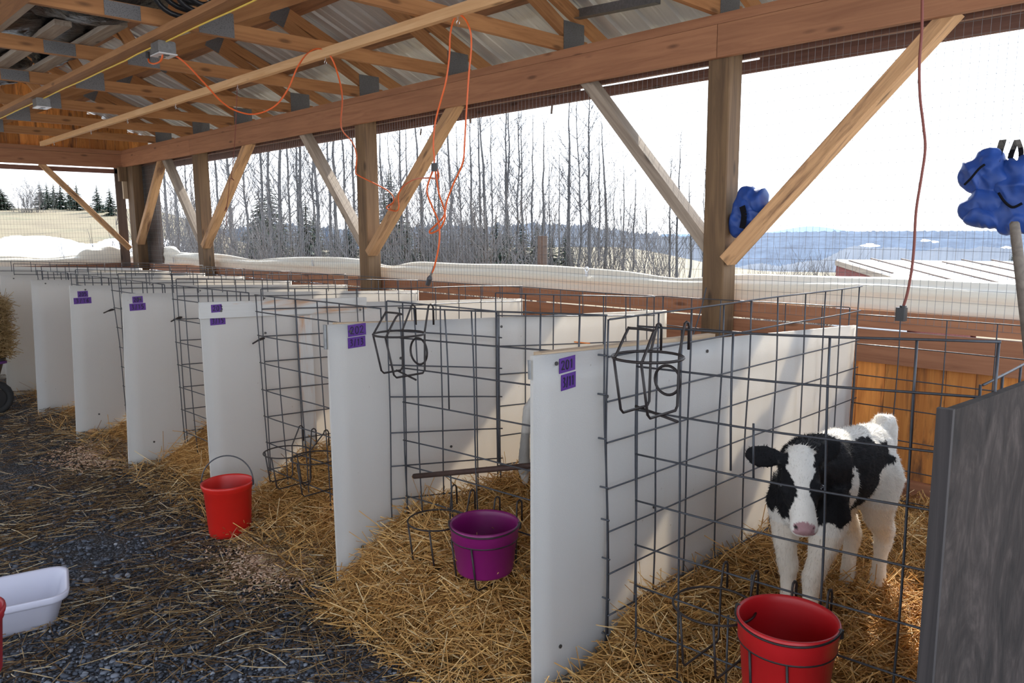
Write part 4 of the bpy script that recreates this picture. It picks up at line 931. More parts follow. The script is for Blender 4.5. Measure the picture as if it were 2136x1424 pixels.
# calf pen
h = [hk(1513, 1181), hk(1577, 1200)]; c = pX(1489, 1262, 1.80); bucket_holder('empty wire bucket holder left of the red bucket in front of the calf', h[0], h[1], c, .112)
h = [hk(1657, 1222), hk(1731, 1240)]; cr_ = pX(1641, 1335, 1.80); bucket_holder('wire holder carrying the red bucket in front of the calf', h[0], h[1], cr_, .121)
bucket('red bucket hung in front of the calf, bottom right of the picture', (cr_.x, cr_.y, cr_.z + .062), .130, 'red', 'black_wire', .165, .062, .80, bail=(math.radians(103), -.012))
# purple pen
h = [hk(947, 1018), hk(985, 1028)]; c = pX(910, 1084, 1.80); bucket_holder('empty wire bucket holder left of the purple bucket', h[0], h[1], c, .112)
h = [hk(1037, 1043), hk(1083, 1050)]; cp_ = pX(1011, 1118, 1.80); bucket_holder('wire holder carrying the purple bucket', h[0], h[1], cp_, .121)
bucket('purple bucket hung on the front of the second pen', (cp_.x, cp_.y, cp_.z + .052), .130, 'purple', 'black_wire', .125, .052, .80, bail=(math.radians(130), -.012))
# third pen
h = [hk(627, 893), hk(654, 899)]; c = pX(598, 942, 1.80); bucket_holder('empty wire bucket holder in the third pen, left of two', h[0], h[1], c, .112)
h = [hk(680, 902), hk(712, 912)]; c = pX(658, 954, 1.80); bucket_holder('empty wire bucket holder in the third pen, right of two, cut off by partition 202', h[0], h[1], c, .112)
def bottle_holder(label, h1, h2, ring, R=.102):
    c = Vector(ring); t = thing('bottle_holder', label, 'bottle holder', (c.x, c.y, c.z - .17), 0, 'wire bottle holders'); wm = M['black_wire']
    b = MB(); b.tube([c + Vector((R*math.cos(a), R*math.sin(a), 0)) for a in np.linspace(0, 2*math.pi, 36, endpoint=False)], .0042, 7, closed=True); b.build('ring', wm, t, True)
    zb = c.z - .165; fr = []
    for (y, z) in (h1, h2):
        dy = y - c.y; xr = c.x + math.sqrt(max(.001, R*R - dy*dy)); xf = c.x - math.sqrt(max(.001, R*R - dy*dy)); fr.append((y, xr, xf))
        b = MB(); b.tube(frame_pts(y, 1.93, z, c.z, zb, min(1.915, xr + .004), xf - .003, taper=.035), .0042, 7); b.build('hook_frame', wm, t, True)
    (ya, _, xa), (yb_, _, xb_) = fr
    b = MB(); b.tube(smooth_curve([(xa, ya, c.z), (xa + .055, ya - .003, c.z + .075), (xa + .062, ya - .010, c.z + .082), (xa + .062, yb_ + .010, c.z + .082), (xb_ + .055, yb_ + .003, c.z + .075), (xb_, yb_, c.z)], 4), .0042, 7); b.build('upper_loop', wm, t, True)
    ym = (ya + yb_)/2; rr = abs(ya - yb_)/2 - .004; zc = c.z - .085
    b = MB(); b.tube([Vector((1.91, ym + rr*math.cos(a), zc + rr*math.sin(a))) for a in np.linspace(0, 2*math.pi, 28, endpoint=False)], .0045, 7, closed=True); b.build('nipple_ring', wm, t, True)
    b = MB(); b.tube([(1.86, ya + .03, zb - .004), (1.80, yb_ - .06, zb - .008)], .0045, 6); b.build('cross_bar', wm, t, True)
    return t
bottle_holder('black wire bottle holder hooked on the calf pen front by board 201', hk(1374, 684), hk(1432, 681), pX(1351, 744, 1.80)); bottle_holder('black wire bottle holder hooked on the panel by board 202', hk(861, 643), hk(898, 642), pX(832, 696, 1.80))
# ------------------------------------------------------------------ straw, shavings, loose stones
rng = np.random.default_rng(5)
def straw_h(x, y):
    """bedding height"""
    k = 0
    while k < len(YP) and y > YP[k]: k += 1
    lo = YP[k-1] if k > 0 else .41; hi = YP[k] if k < len(YP) else 12.4
    u = (y - lo)/(hi - lo)
    base = {0: .045, 1: .17, 2: .17, 3: .16}.get(k, .11)
    f = sm(1.60, 2.25, x) if k != 1 else sm(1.46, 2.0, x)
    side_ = .12*sm(.70, 1.0, u) if k == 0 else .07*sm(.45, 1.0, u)
    h = base*f + side_*f*(1 - .4*sm(3.3, 3.9, x)) + .045*f*noise.noise(Vector((x*2.6, y*2.6, 3)))
    if k == 1: h += .10*math.exp(-((x - 1.92)/.34)**2 - ((y - 2.15)/.40)**2)
    return max(-.02, h - .012*(1-f)) - .04*sm(3.9, 4.3, x)*(1 if k == 0 else 0)
def blades(n, xs, ys, zs, L=(.06, .22), wd=(.0012, .0024), tiltmax=.5, shade=None, ylim=None):
    """n thin three sided stalks centred at the given arrays"""
    l = rng.uniform(*L, n)*.5; az = rng.uniform(0, 2*np.pi, n); el = rng.normal(0, tiltmax, n)*.6
    d = np.stack([np.cos(az)*np.cos(el), np.sin(az)*np.cos(el), np.sin(el)], 1)
    up = np.tile(np.array([0, 0, 1.0]), (n, 1)); s = np.cross(d, up); s /= np.linalg.norm(s, axis=1)[:, None] + 1e-9; u = np.cross(s, d)
    if ylim:
        m_ = np.abs(d[:, 1])*l + .004; ys = np.clip(ys, ylim[0] + m_, ylim[1] - m_)
    c = np.stack([xs, ys, zs + np.abs(np.sin(el))*l*.55], 1); w = rng.uniform(*wd, n)[:, None]
    bend = rng.normal(0, .06, n)[:, None]*l[:, None]
    V = []
    for (t, off) in ((-1, 0), (0, 1), (1, 0)):
        for (a, b_) in ((0, 1), (-.87, -.5), (.87, -.5)):
            V.append(c + d*(l[:, None]*t) + s*(bend*off) + (s*a + u*b_)*w)
    V = np.stack(V, 1).reshape(-1, 3); i = np.arange(n)[:, None]*9
    q = []
    for r_ in (0, 3):
        for k in range(3): q.append(np.stack([i[:, 0]+r_+k, i[:, 0]+r_+(k+1) % 3, i[:, 0]+r_+3+(k+1) % 3, i[:, 0]+r_+3+k], 1))
    F_ = np.concatenate(q, 0); col = np.repeat(shade if shade is not None else rng.beta(2.2, 2.0, n), 9)
    return V, F_, col
def bed(k, n, label):
    lo = (YP[k-1] + .02) if k > 0 else .43; hi = YP[k] - .012; x0 = 1.44 if k == 1 else 1.52
    nx, ny = 60, 30; V = []; 
    for j in range(ny+1):
        for i in range(nx+1):
            x = x0 + (4.34 - x0)*i/nx; y = lo + (hi-lo)*j/ny; V.append((x, y, straw_h(x, y) - .012 + .012*noise.noise(Vector((x*14, y*14, 1)))))
    F_ = np.array([(j*(nx+1)+i, j*(nx+1)+i+1, (j+1)*(nx+1)+i+1, (j+1)*(nx+1)+i) for j in range(ny) for i in range(nx)])
    V = np.array(V); c = np.full(len(V), .22) + rng.uniform(-.12, .12, len(V))
    # more stalks towards the aisle, where the picture looks closest
    xs = x0 + (4.2 - x0)*rng.beta(1.1, 1.5, n) if k > 1 else rng.uniform(x0, 4.28, n); ys = rng.uniform(lo + .03, hi - .03, n)
    zs = np.array([straw_h(a, b_) for a, b_ in zip(xs, ys)]) + rng.uniform(-.015, .036, n)
    keep = (xs < 3.98) | (ys < hi - .06)
    V2, F2, c2 = blades(n, xs, ys, zs, (.06, .25), (.0011, .0023), .62, None, (lo, hi))
    o = mesh_np('straw_bedding', np.concatenate([V, V2]), np.concatenate([F_, F2 + len(V)]), M['straw'], None, np.concatenate([c, c2]))
    tag(o, label, 'straw', 'straw bedding in the pens', 'stuff')
bed(0, 17000, 'deep golden straw bedding under the calf'); bed(1, 19000, 'straw bedding heaped out of the pen behind the purple bucket'); bed(2, 9000, 'straw bedding in the pen with two empty holders')
bed(3, 3000, 'straw bedding in the pen next left of board 203'); bed(4, 2000, 'straw bedding in the second pen left of board 203'); bed(5, 900, 'straw bedding in the pen right of the wagon'); bed(6, 600, 'straw bedding in the pen behind the wagon')
# loose straw across the aisle
def dens(x, y):
    v = .30 + .9*noise.noise(Vector((x*.9, y*.9, 7))) + .5*noise.noise(Vector((x*2.6, y*2.6, 2)))
    v += .9*sm(1.0, 1.6, x)*(1 if y > 1.5 else .6) + .30*sm(2.6, 3.4, y)*(1 - sm(4.4, 5.6, y)) - .75*(1 - sm(1.6, 3.6, y))*(1 - sm(.9, 1.5, x))
    return v
pts = []
while len(pts) < 11000:
    x = rng.uniform(-.6, 1.75); y = 1.0 + 11.0*rng.beta(1.1, 2.4)
    if rng.uniform() < max(.03, min(1.0, dens(x, y))): pts.append((x, y))
P_ = np.array(pts); n = len(P_)
V, F_, c = blades(n, P_[:, 0], P_[:, 1], .008 + rng.uniform(0, .014, n) + np.where(P_[:, 0] > 1.5, .02, 0), (.025, .17), (.0009, .0021), .16, rng.beta(1.3, 1.7, n))
tag(mesh_np('loose_straw', V, F_, M['old_straw'], None, c), 'loose trodden straw scattered over the gravel aisle', 'straw', None, 'stuff')
# wood shavings spilled by the pens
def shav(cx, cy, rx, ry, n, label, seed):
    a = rng.normal(0, .45, (n, 2)); x = cx + a[:, 0]*rx; y = cy + a[:, 1]*ry
    V, F_, c = blades(n, x, y, .012 + rng.uniform(0, .012, n), (.007, .020), (.0018, .004), .5, rng.beta(2, 2, n))
    tag(mesh_np('wood_shavings', V, F_, M['shaving'], None, c), label, 'wood shavings', None, 'stuff')
p = pZ(620, 1165, 0); shav(p.x, p.y, .30, .30, 6500, 'patch of pinkish wood shavings on the aisle left of partition 202', 1)
p = pZ(590, 1050, 0); shav(p.x, p.y, .22, .3, 2200, 'wood shavings around the standing red bucket', 2)
p = pZ(225, 950, 0); shav(p.x, p.y, .3, .4, 2600, 'wood shavings along the front of the pens left of 204', 3)
# gravel stones of the near aisle
n = 26000; y = 1.2 + 5.0*rng.beta(1.0, 2.6, n); x = rng.uniform(-.7, 1.75, n)
ico = np.array([(0, 0, 1), (.89, 0, .45), (.28, .85, .45), (-.72, .53, .45), (-.72, -.53, .45), (.28, -.85, .45), (.72, .53, -.45), (-.28, .85, -.45), (-.89, 0, -.45), (-.28, -.85, -.45), (.72, -.53, -.45), (0, 0, -1)])
icf = np.array([(0, 1, 2), (0, 2, 3), (0, 3, 4), (0, 4, 5), (0, 5, 1), (1, 6, 2), (2, 7, 3), (3, 8, 4), (4, 9, 5), (5, 10, 1), (6, 7, 2), (7, 8, 3), (8, 9, 4), (9, 10, 5), (10, 6, 1), (11, 7, 6), (11, 8, 7), (11, 9, 8), (11, 10, 9), (11, 6, 10)])
s = rng.gamma(3.0, .0016, n)[:, None, None] + .0022; sh = rng.uniform(.6, 1.3, (n, 1, 3))*np.array([1, 1, .65]); a = rng.uniform(0, 6.28, n)
V = ico[None]*s*sh*(1 + rng.uniform(-.18, .18, (n, 12, 1))); ca, sa = np.cos(a)[:, None], np.sin(a)[:, None]
V = np.stack([V[..., 0]*ca - V[..., 1]*sa + x[:, None], V[..., 0]*sa + V[..., 1]*ca + y[:, None], V[..., 2] + .003], -1).reshape(-1, 3)
F_ = (icf[None] + (np.arange(n)*12)[:, None, None]).reshape(-1, 3)
tag(mesh_np('gravel_stones', V, F_, M['stone'], None, np.repeat(rng.beta(1.5, 2.4, n), 12)), 'loose dark gravel stones of the aisle floor', 'gravel', None, 'stuff')
# ------------------------------------------------------------------ calves
def loft(b, secs, n=18):
    """secs: (centre, half width along s, half height along u, s, u)"""
    V = []
    for (c, w, h, s, u) in secs:
        for k in range(n):
            th = 2*math.pi*k/n; V.append(c + s*(w*math.cos(th)) + u*(h*math.sin(th)))
    F_ = []
    for i in range(len(secs)-1):
        for k in range(n):
            k2 = (k+1) % n; F_.append((i*n+k, i*n+k2, (i+1)*n+k2, (i+1)*n+k))
    F_.append(tuple(range(n))[::-1]); F_.append(tuple((len(secs)-1)*n + k for k in range(n)))
    b.add(V, F_)
def melt(b, name, voxel, iters, disp=None):
    """one continuous surface out of overlapping closed shapes"""
    me = bpy.data.meshes.new(name + '_tmp'); me.from_pydata(b.v, [], b.f); me.update()
    o = bpy.data.objects.new(name + '_tmp', me); COL.objects.link(o)
    rm = o.modifiers.new('r', 'REMESH'); rm.mode = 'VOXEL'; rm.voxel_size = voxel; rm.use_smooth_shade = True
    s = o.modifiers.new('s', 'SMOOTH'); s.factor = .5; s.iterations = iters
    dg = bpy.context.evaluated_depsgraph_get(); ev = o.evaluated_get(dg); res = bpy.data.meshes.new_from_object(ev); bpy.data.objects.remove(o, do_unlink=True); bpy.data.meshes.remove(me)
    res.name = name
    if disp:
        nrm = [v.normal.copy() for v in res.vertices]
        for v, n_ in zip(res.vertices, nrm): v.co = v.co + n_*disp(v.co)
    res.polygons.foreach_set('use_smooth', [True]*len(res.polygons)); return res
HY, HP = math.radians(36), math.radians(38)
HA = Vector((math.cos(HY)*math.cos(HP), math.sin(HY)*math.cos(HP), -math.sin(HP))); HL = Vector((-math.sin(HY), math.cos(HY), 0)); HN = HA.cross(HL).normalized()
POLL = Vector((.380, .062, .684))
def head_pt(t, l, n): return POLL + HA*t + HL*l + HN*n
X_, Y_, Z_ = Vector((1, 0, 0)), Vector((0, 1, 0)), Vector((0, 0, 1))
def calf_mesh(tail):
    b = MB()
    tr = [(-.330, .560, .028, .055), (-.31, .567, .072, .100), (-.26, .566, .088, .128), (-.18, .563, .098, .138), (-.08, .560, .110, .147), (.02, .560, .120, .155), (.12, .552, .116, .160), (.20, .540, .110, .158), (.265, .525, .092, .135), (.31, .515, .058, .09)]
    loft(b, [(Vector((x, 0, z)), w, h, Y_, Z_) for x, z, w, h in tr])
    b.tube([(.12, 0, .60), (.20, .005, .615), (.26, .018, .630), (.31, .040, .655), (.345, .056, .667), (.380, .068, .671)], [.115, .112, .098, .080, .066, .055], 18)
    b.tube([(.22, .0, .50), (.27, .025, .55), (.315, .055, .60)], [.085, .075, .055], 14)
    hs = [(-.035, .040, .040), (-.01, .052, .055), (.03, .062, .066), (.07, .066, .072), (.105, .064, .071), (.14, .053, .062), (.175, .044, .051), (.21, .042, .044), (.238, .046, .041), (.258, .044, .036), (.270, .034, .026), (.276, .018, .013)]
    dors = lambda t: .056 - .095*max(0, t) - .05*max(0, t-.24)
    loft(b, [(POLL + HA*t + HN*(dors(t) - h*.94), w*.94, h*.94, HL, HN) for t, w, h in hs])
    for s in (-1, 1): b.tube([head_pt(.095, s*.050, .012), head_pt(.11, s*.056, .010), head_pt(.13, s*.050, .004)], [.016, .018, .012], 10)   # brow
    # ears
    for s, dv in ((-1, (-HL*1.0 - HA*.12 + HN*.10).normalized()), (1, (HL*.62 - HA*.66 - HN*.20).normalized())):
        base = head_pt(.012, s*.050, .026); fl = (HA*.75 + HN*.5); fl = (fl - dv*fl.dot(dv)).normalized(); wd = dv.cross(fl).normalized()
        loft(b, [(base + dv*t + wd*(-.01*math.sin(t*20)), w, th, wd, fl) for t, w, th in ((-.02, .018, .013), (.01, .022, .013), (.04, .037, .011), (.075, .043, .010), (.102, .036, .009), (.124, .017, .008))], 14)
    # legs: (x, y, z, radius)
    for s, dx in ((1, .012), (-1, -.02)):
        b.tube([(.20, s*.072, .56), (.205, s*.082, .46), (.205, s*.078, .385), (.225, s*.066, .30), (.236 + dx, s*.056, .235), (.236 + dx, s*.054, .19), (.238 + dx, s*.052, .12), (.240 + dx, s*.051, .075), (.252 + dx, s*.051, .035), (.258 + dx, s*.051, 0)], [.060, .070, .058, .041, .0375, .029, .0245, .029, .026, .030], 14)
    for s, dx in ((1, -.01), (-1, .05)):
        b.tube([(-.235, s*.044, .58), (-.22, s*.062, .50), (-.185, s*.066, .42), (-.205 + dx, s*.060, .335), (-.275 + dx, s*.052, .265), (-.285 + dx, s*.048, .225), (-.272 + dx, s*.046, .15), (-.265 + dx, s*.046, .085), (-.245 + dx, s*.046, .035), (-.237 + dx, s*.046, 0)], [.064, .080, .070, .053, .039, .035, .0265, .030, .026, .031], 14)
    if tail == 'up': b.tube([(-.28, 0, .645), (-.315, 0, .668), (-.335, 0, .688), (-.355, .008, .688), (-.365, .016, .66), (-.358, .022, .61), (-.350, .025, .55), (-.345, .025, .48)], [.034, .036, .036, .034, .030, .026, .022, .012], 12)
    else: b.tube([(-.28, 0, .65), (-.325, 0, .655), (-.352, 0, .62), (-.362, .0, .55), (-.368, .008, .46), (-.372, .012, .38), (-.372, .012, .31), (-.367, .01, .25)], [.034, .03, .026, .022, .022, .028, .030, .012], 12)
    me = melt(b, 'body', .0068, 6, lambda p: .0022*noise.noise(p*38) + .0035*noise.noise(p*12))
    # nostrils and mouth line pressed in
    for v in me.vertices:
        p = v.co
        for s in (-1, 1):
            d = (p - head_pt(.262, s*.021, .012)).length
            if d < .013: v.co = v.co - HA*(.010*(1 - d/.013))
        t = (p - POLL).dot(HA); n_ = (p - POLL).dot(HN); l_ = abs((p - POLL).dot(HL))
        if t > .215 and abs(n_ + .022 + (.275 - t)*.25) < .004 and l_ < .05: v.co = v.co - (p - head_pt(t, 0, -.015)).normalized()*.003
    return me
WHITE, CREAM, BLACK, PINK, DARK = (.80, .77, .72), (.78, .66, .52), (.010, .010, .012), (.40, .235, .25), (.03, .02, .02)
def paint(me, pale):
    C = np.zeros((len(me.vertices), 4), dtype=np.float32)
    for i, v in enumerate(me.vertices):
        p = v.co; q = p - POLL; t, l, n_ = q.dot(HA), q.dot(HL), q.dot(HN); jag = .022*noise.noise(p*22) + .012*noise.noise(p*60)
        c = WHITE
        if pale:
            k = .5 + .5*noise.noise(p*9); c = tuple(a*(.75 + .25*k) for a in (.62, .60, .57))
            if p.x < -.32 and p.z < .5 and p.z > .3 and abs(p.y) < .04: c = tuple(a*.6 for a in c)
        else:
            near_head = t > -.06 and abs(l) < .085 and -.14 < n_ < .10 and p.x > .30 and p.z > .42
            ear = abs(l) > .056 and t < .07 and p.z > .6 and p.x > .28 and n_ > -.055
            if ear: c = BLACK if noise.noise(p*30) > -.55 else (.05, .05, .05)
            elif near_head and t > -.045:
                blaze = .043 + .4*jag if t < .05 else (.043 - (t-.05)*.31 if t < .13 else .0182 + max(0, t-.155)*.6)
                c = WHITE
                if abs(l) > blaze + .2*jag and t < .205 and n_ > -.085: c = BLACK
                if t > .17 and abs(l) > blaze and t < .20 + .4*jag and n_ > -.03: c = BLACK
                if t > .246 + .15*jag and n_ > -.004 and abs(l) < .031: c = PINK
                if t > .235 and -.026 < n_ < -.0215: c = (.12, .07, .065)
                for s in (-1, 1):
                    if (p - head_pt(.255, s*.021, .012)).length < .0095: c = DARK
                if n_ < -.072: c = WHITE if t > .13 else BLACK
            else:
                side = p.y + jag
                if p.x > .115 + jag and p.z > .445 + 1.4*jag + .10*max(0, (.2 - p.x)): c = BLACK              # neck and shoulder
                if .04 + jag < p.x <= .115 + jag and p.z > .40 + jag and not (p.z < .60 and .075 < p.x): c = BLACK
                if -.115 + jag*1.2 < p.x <= .05 + jag and .43 + 1.2*jag < p.z < .685 + jag: c = BLACK           # flank patch
                if p.x < .10 and p.z > .695 + jag*.6: c = WHITE                                                # top line
                if .085 < p.x < .125 and .46 < p.z < .62 and abs(jag) < .012: c = WHITE                          # streak behind the shoulder
                if -.205 + jag < p.x < -.09 + jag and .56 < p.z + jag < .655 and p.y > 0: c = BLACK
                if p.z < .40: c = tuple(a*.55 + b_*.45 for a, b_ in zip(WHITE, CREAM)) if p.z > .05 else (.30, .22, .15)
        C[i, :3] = c; C[i, 3] = 1
    a = me.attributes.new('fur', 'FLOAT_COLOR', 'POINT'); a.data.foreach_set('color', C.ravel()); return C
def hair_of(me, C, n, seed, parent):
    rg = np.random.default_rng(seed); idx = rg.integers(0, len(me.vertices), n); V = np.zeros((n*3, 3), np.float32); K = np.zeros((n*3, 4), np.float32); K[:, 3] = 1
    for j, i in enumerate(idx):
        v = me.vertices[int(i)]; p = v.co; nn = v.normal; t = (p - POLL).dot(HA); onhead = t > .0 and p.x > .36 and p.z > .45
        if t > .235 and onhead: L = .003
        else: L = rg.uniform(.005, .010) if onhead else rg.uniform(.008, .017)
        if p.z < .2: L *= .55
        flow = Vector((-.55, 0, -.75)) if not onhead else -HA
        if p.x < -.31 or (p.z < .45 and p.x > .15): flow = Vector((0, 0, -1))
        flow = flow - nn*flow.dot(nn); d = (nn*.32 + flow*.9 + Vector(rg.normal(0, .22, 3))).normalized(); s = d.cross(nn); s = s.normalized() if s.length > 1e-5 else Vector((0, 1, 0)); w = .0011
        V[j*3] = p - s*w - nn*.001; V[j*3+1] = p + s*w - nn*.001; V[j*3+2] = p + d*L
        K[j*3:j*3+3, :3] = C[i, :3]*(rg.uniform(.82, 1.15))
    m2 = bpy.data.meshes.new('hair'); m2.vertices.add(n*3); m2.vertices.foreach_set('co', V.ravel()); m2.loops.add(n*3); m2.loops.foreach_set('vertex_index', np.arange(n*3, dtype=np.int32))
    m2.polygons.add(n); m2.polygons.foreach_set('loop_start', np.arange(0, n*3, 3, dtype=np.int32)); m2.polygons.foreach_set('loop_total', np.full(n, 3, np.int32)); m2.update(calc_edges=True)
    a = m2.attributes.new('fur', 'FLOAT_COLOR', 'POINT'); a.data.foreach_set('color', K.ravel()); m2.materials.append(M['fur'])
    o = bpy.data.objects.new('hair', m2); COL.objects.link(o); o.parent = parent; return o
def calf(label, loc, rz, tail, pale, seed, sc=1.0):
    t = thing('calf', label, 'calf', loc, rz); t.scale = (sc, sc, sc)
    me = calf_mesh(tail); C = paint(me, pale); me.materials.append(M['fur'])
    o = bpy.data.objects.new('body', me); COL.objects.link(o); o.parent = t
    hair_of(me, C, 34000 if not pale else 9000, seed, t)
    for s in (-1, 1):
        b = MB(); c = head_pt(.108, s*.0585, .012)
        b.lathe([(.001, -.0135), (.006, -.012), (.0108, -.008), (.0132, -.003), (.0132, .003), (.0108, .008), (.006, .012), (.001, .0135)], 16, c); e = b.build('eye', M['eye'], None, True); e.parent = t
    return t
calf('black and white calf standing in straw, facing out behind the wire panel', (2.765, 1.07, .055), math.radians(174), 'up', False, 3)
calf('pale grey calf seen only by its tail and rump behind partition 201', (2.77, 2.18, .065), math.atan2(-.6, .8), 'down', True, 4)
# ------------------------------------------------------------------ loose things
# red bucket standing on the aisle
bc = Vector((1.57, 3.60, 0)); Hb = .265
bucket('bright red bucket standing on the gravel in front of partition 203 with its handle up', (bc.x, bc.y, Hb + .004), .126, 'orange_red', 'wire', Hb - .03, .03, .80, bail=(math.radians(-42), .125))
# white tub at lower left
def rrect(cx, cy, a, b_, r, z, rot, n=6):
    P = []
    for (sx, sy, a0) in ((1, 1, 0), (-1, 1, 90), (-1, -1, 180), (1, -1, 270)):
        for k in range(n+1):
            th = math.radians(a0 + 90*k/n); x = sx*(a-r) + r*math.cos(th); y = sy*(b_-r) + r*math.sin(th); P.append(Vector((cx + x*math.cos(rot) - y*math.sin(rot), cy + x*math.sin(rot) + y*math.cos(rot), z)))
    return P
def tub(label, cx, cy, a, b_, h, rot, mat):
    t = thing('plastic_tub', label, 'tub', (cx, cy, 0))
    b = MB(); rings = [(-.055, .0), (-.05, .002), (-.02, h*.72), (-.014, h*.76), (-.002, h*.80), (0, h*.84), (.004, h*.97), (.002, h), (-.004, h), (-.010, h*.97), (-.016, h*.84), (-.024, h*.78), (-.052, .012), (-.06, .008)]
    V = []; m_ = 28
    for (o_, z) in rings: V += rrect(cx, cy, a + o_, b_ + o_, .065 + o_*.4, z + .004, rot)
    F_ = [(i*m_+k, i*m_+(k+1) % m_, (i+1)*m_+(k+1) % m_, (i+1)*m_+k) for i in range(len(rings)-1) for k in range(m_)] + [tuple(range(m_))[::-1], tuple((len(rings)-1)*m_ + k for k in range(m_))]
    b.add(V, F_); b.build('body', M[mat], t, True); return t
p1 = pZ(128, 1312, .0); p0 = pZ(0, 1342, 0); dv = (p0 - p1); dv.z = 0; dv.normalize(); nv = Vector((-dv.y, dv.x, 0)); nv = nv if nv.dot(Vector((.7, .7, 0))) > 0 else -nv
cc = p1 + dv*.24 + nv*.135; tub('white plastic tub on the gravel at the left edge', cc.x, cc.y, .275, .155, .140, math.atan2(dv.y, dv.x), 'tub')
pr = pX(-94, 1282, .30); bucket('dull red bucket cut off by the lower left corner of the picture', (pr.x, pr.y, pr.z), .12, 'dull_red', 'black_wire', .16, .03, .8, bail=(1.2, -.012))
# hay bale on a wheeled cart
t = thing('garden_cart', 'black wheeled cart with purple trim under the hay bale at the left edge', 'cart', (1.1, 7.75, 0))
zt = .27
b = MB(); V = []
rr_ = [(-.05, zt), (-.045, zt + .002), (0, zt + .17), (.012, zt + .175), (.012, zt + .195), (-.004, zt + .195), (-.05, zt + .02)]
for (o_, z) in rr_: V += rrect(1.08, 7.8, .36 + o_, .27 + o_, .05, z, 0)
b.add(V, [(i*28+k, i*28+(k+1) % 28, (i+1)*28+(k+1) % 28, (i+1)*28+k) for i in range(len(rr_)-1) for k in range(28)] + [tuple(range(28))[::-1], tuple(6*28 + k for k in range(28))]); b.build('tray', M['black_plastic'], t)
b = MB(); V = rrect(1.08, 7.8, .378, .288, .055, zt + .15, 0) + rrect(1.08, 7.8, .378, .288, .055, zt + .172, 0) + rrect(1.08, 7.8, .366, .276, .05, zt + .172, 0) + rrect(1.08, 7.8, .366, .276, .05, zt + .15, 0)
b.add(V, [(i*28+k, i*28+(k+1) % 28, ((i+1) % 4)*28+(k+1) % 28, ((i+1) % 4)*28+k) for i in range(4) for k in range(28)]); b.build('trim', M['purple_trim'], t)
b = MB(); b.box((.8, 7.58, .19), (1.38, 7.62, .24)); b.box((.8, 7.98, .19), (1.38, 8.02, .24)); b.beam((1.32, 7.5, .145), (1.32, 8.1, .145), .03, .03); b.beam((.84, 7.5, .145), (.84, 8.1, .145), .03, .03)
for x in (.84, 1.32):
    for y in (7.6, 8.0): b.beam((x, y, .145), (x, y, .30), .03, .03, (1, 0, 0))
b.build('undercarriage', M['black_plastic'], t)
def wheel(x, y):
    R = .145; b = MB(); prof = [(R*.62, -.04), (R*.85, -.047), (R*.96, -.040), (R, -.022), (R, .022), (R*.96, .040), (R*.85, .047), (R*.62, .04)]
    n = 36; V = []
    for k in range(n):
        th = 2*math.pi*k/n; f = 1 + (.022 if k % 2 else 0)
        for i, (r, w) in enumerate(prof): rr2 = r*(f if 2 <= i <= 5 else 1); V.append((x + rr2*math.cos(th), y + w, R + rr2*math.sin(th)))
    m_ = len(prof); b.add(V, [(k*m_+i, k*m_+i+1, ((k+1) % n)*m_+i+1, ((k+1) % n)*m_+i) for k in range(n) for i in range(m_-1)] + [(k*m_+m_-1, k*m_, ((k+1) % n)*m_, ((k+1) % n)*m_+m_-1) for k in range(n)])
    w = b.build('wheel', M['tyre'], t, True); b = MB(); b.tube([(x, y - .045, R), (x, y + .045, R)], R*.60, 20); b.build('rim', M['black_plastic'], w)
for (x, y) in ((1.32, 7.50), (1.32, 8.10), (.84, 7.50), (.84, 8.10)): wheel(x, y)
x0, x1, y0, y1, z0, z1 = .62, 1.49, 7.56, 8.0, zt + .19, zt + .66
b = MB(); b.box((x0 + .03, y0 + .03, z0), (x1 - .03, y1 - .03, z1 - .03)); n = 5200; rg = rng
f = rg.integers(0, 6, n); u = rg.uniform(0, 1, n); v = rg.uniform(0, 1, n); P_ = np.zeros((n, 3))
P_[:, 0] = np.where(f == 0, x0, np.where(f == 1, x1, x0 + (x1-x0)*u)); P_[:, 1] = np.where((f == 2) | (f == 4), y0, np.where(f == 3, y1, y0 + (y1-y0)*np.where(f < 2, u, v))); P_[:, 2] = np.where(f == 5, z1, z0 + (z1-z0)*np.where(f == 5, 0, v))
P_ += rg.normal(0, .014, P_.shape); V, F_, c = blades(n, P_[:, 0], P_[:, 1], P_[:, 2], (.06, .2), (.0016, .003), .9)
core_v = np.array(b.v); core_f = np.array(b.f)
tag(mesh_np('hay_bale', np.concatenate([core_v, V]), np.concatenate([core_f, F_ + len(core_v)]), M['hay'], None, np.concatenate([np.full(len(core_v), .1), c])), 'shaggy hay bale lying on the black cart at the left edge', 'hay bale')
# round handle at the right
b = MB(); a = pX(2116, 466, 2.55); c = pX(2142, 690, 2.62); d = c - a; pts = [a + Vector((0, 0, .006)), a, a + d*.1, c, a + d*3.0]
b.tube(pts, [.008, .0125, .0135, .0145, .016], 14); tag(b.build('tool_handle', M['grey_pole'], None, True), 'round grey wooden tool handle leaning at the right edge', 'tool handle')
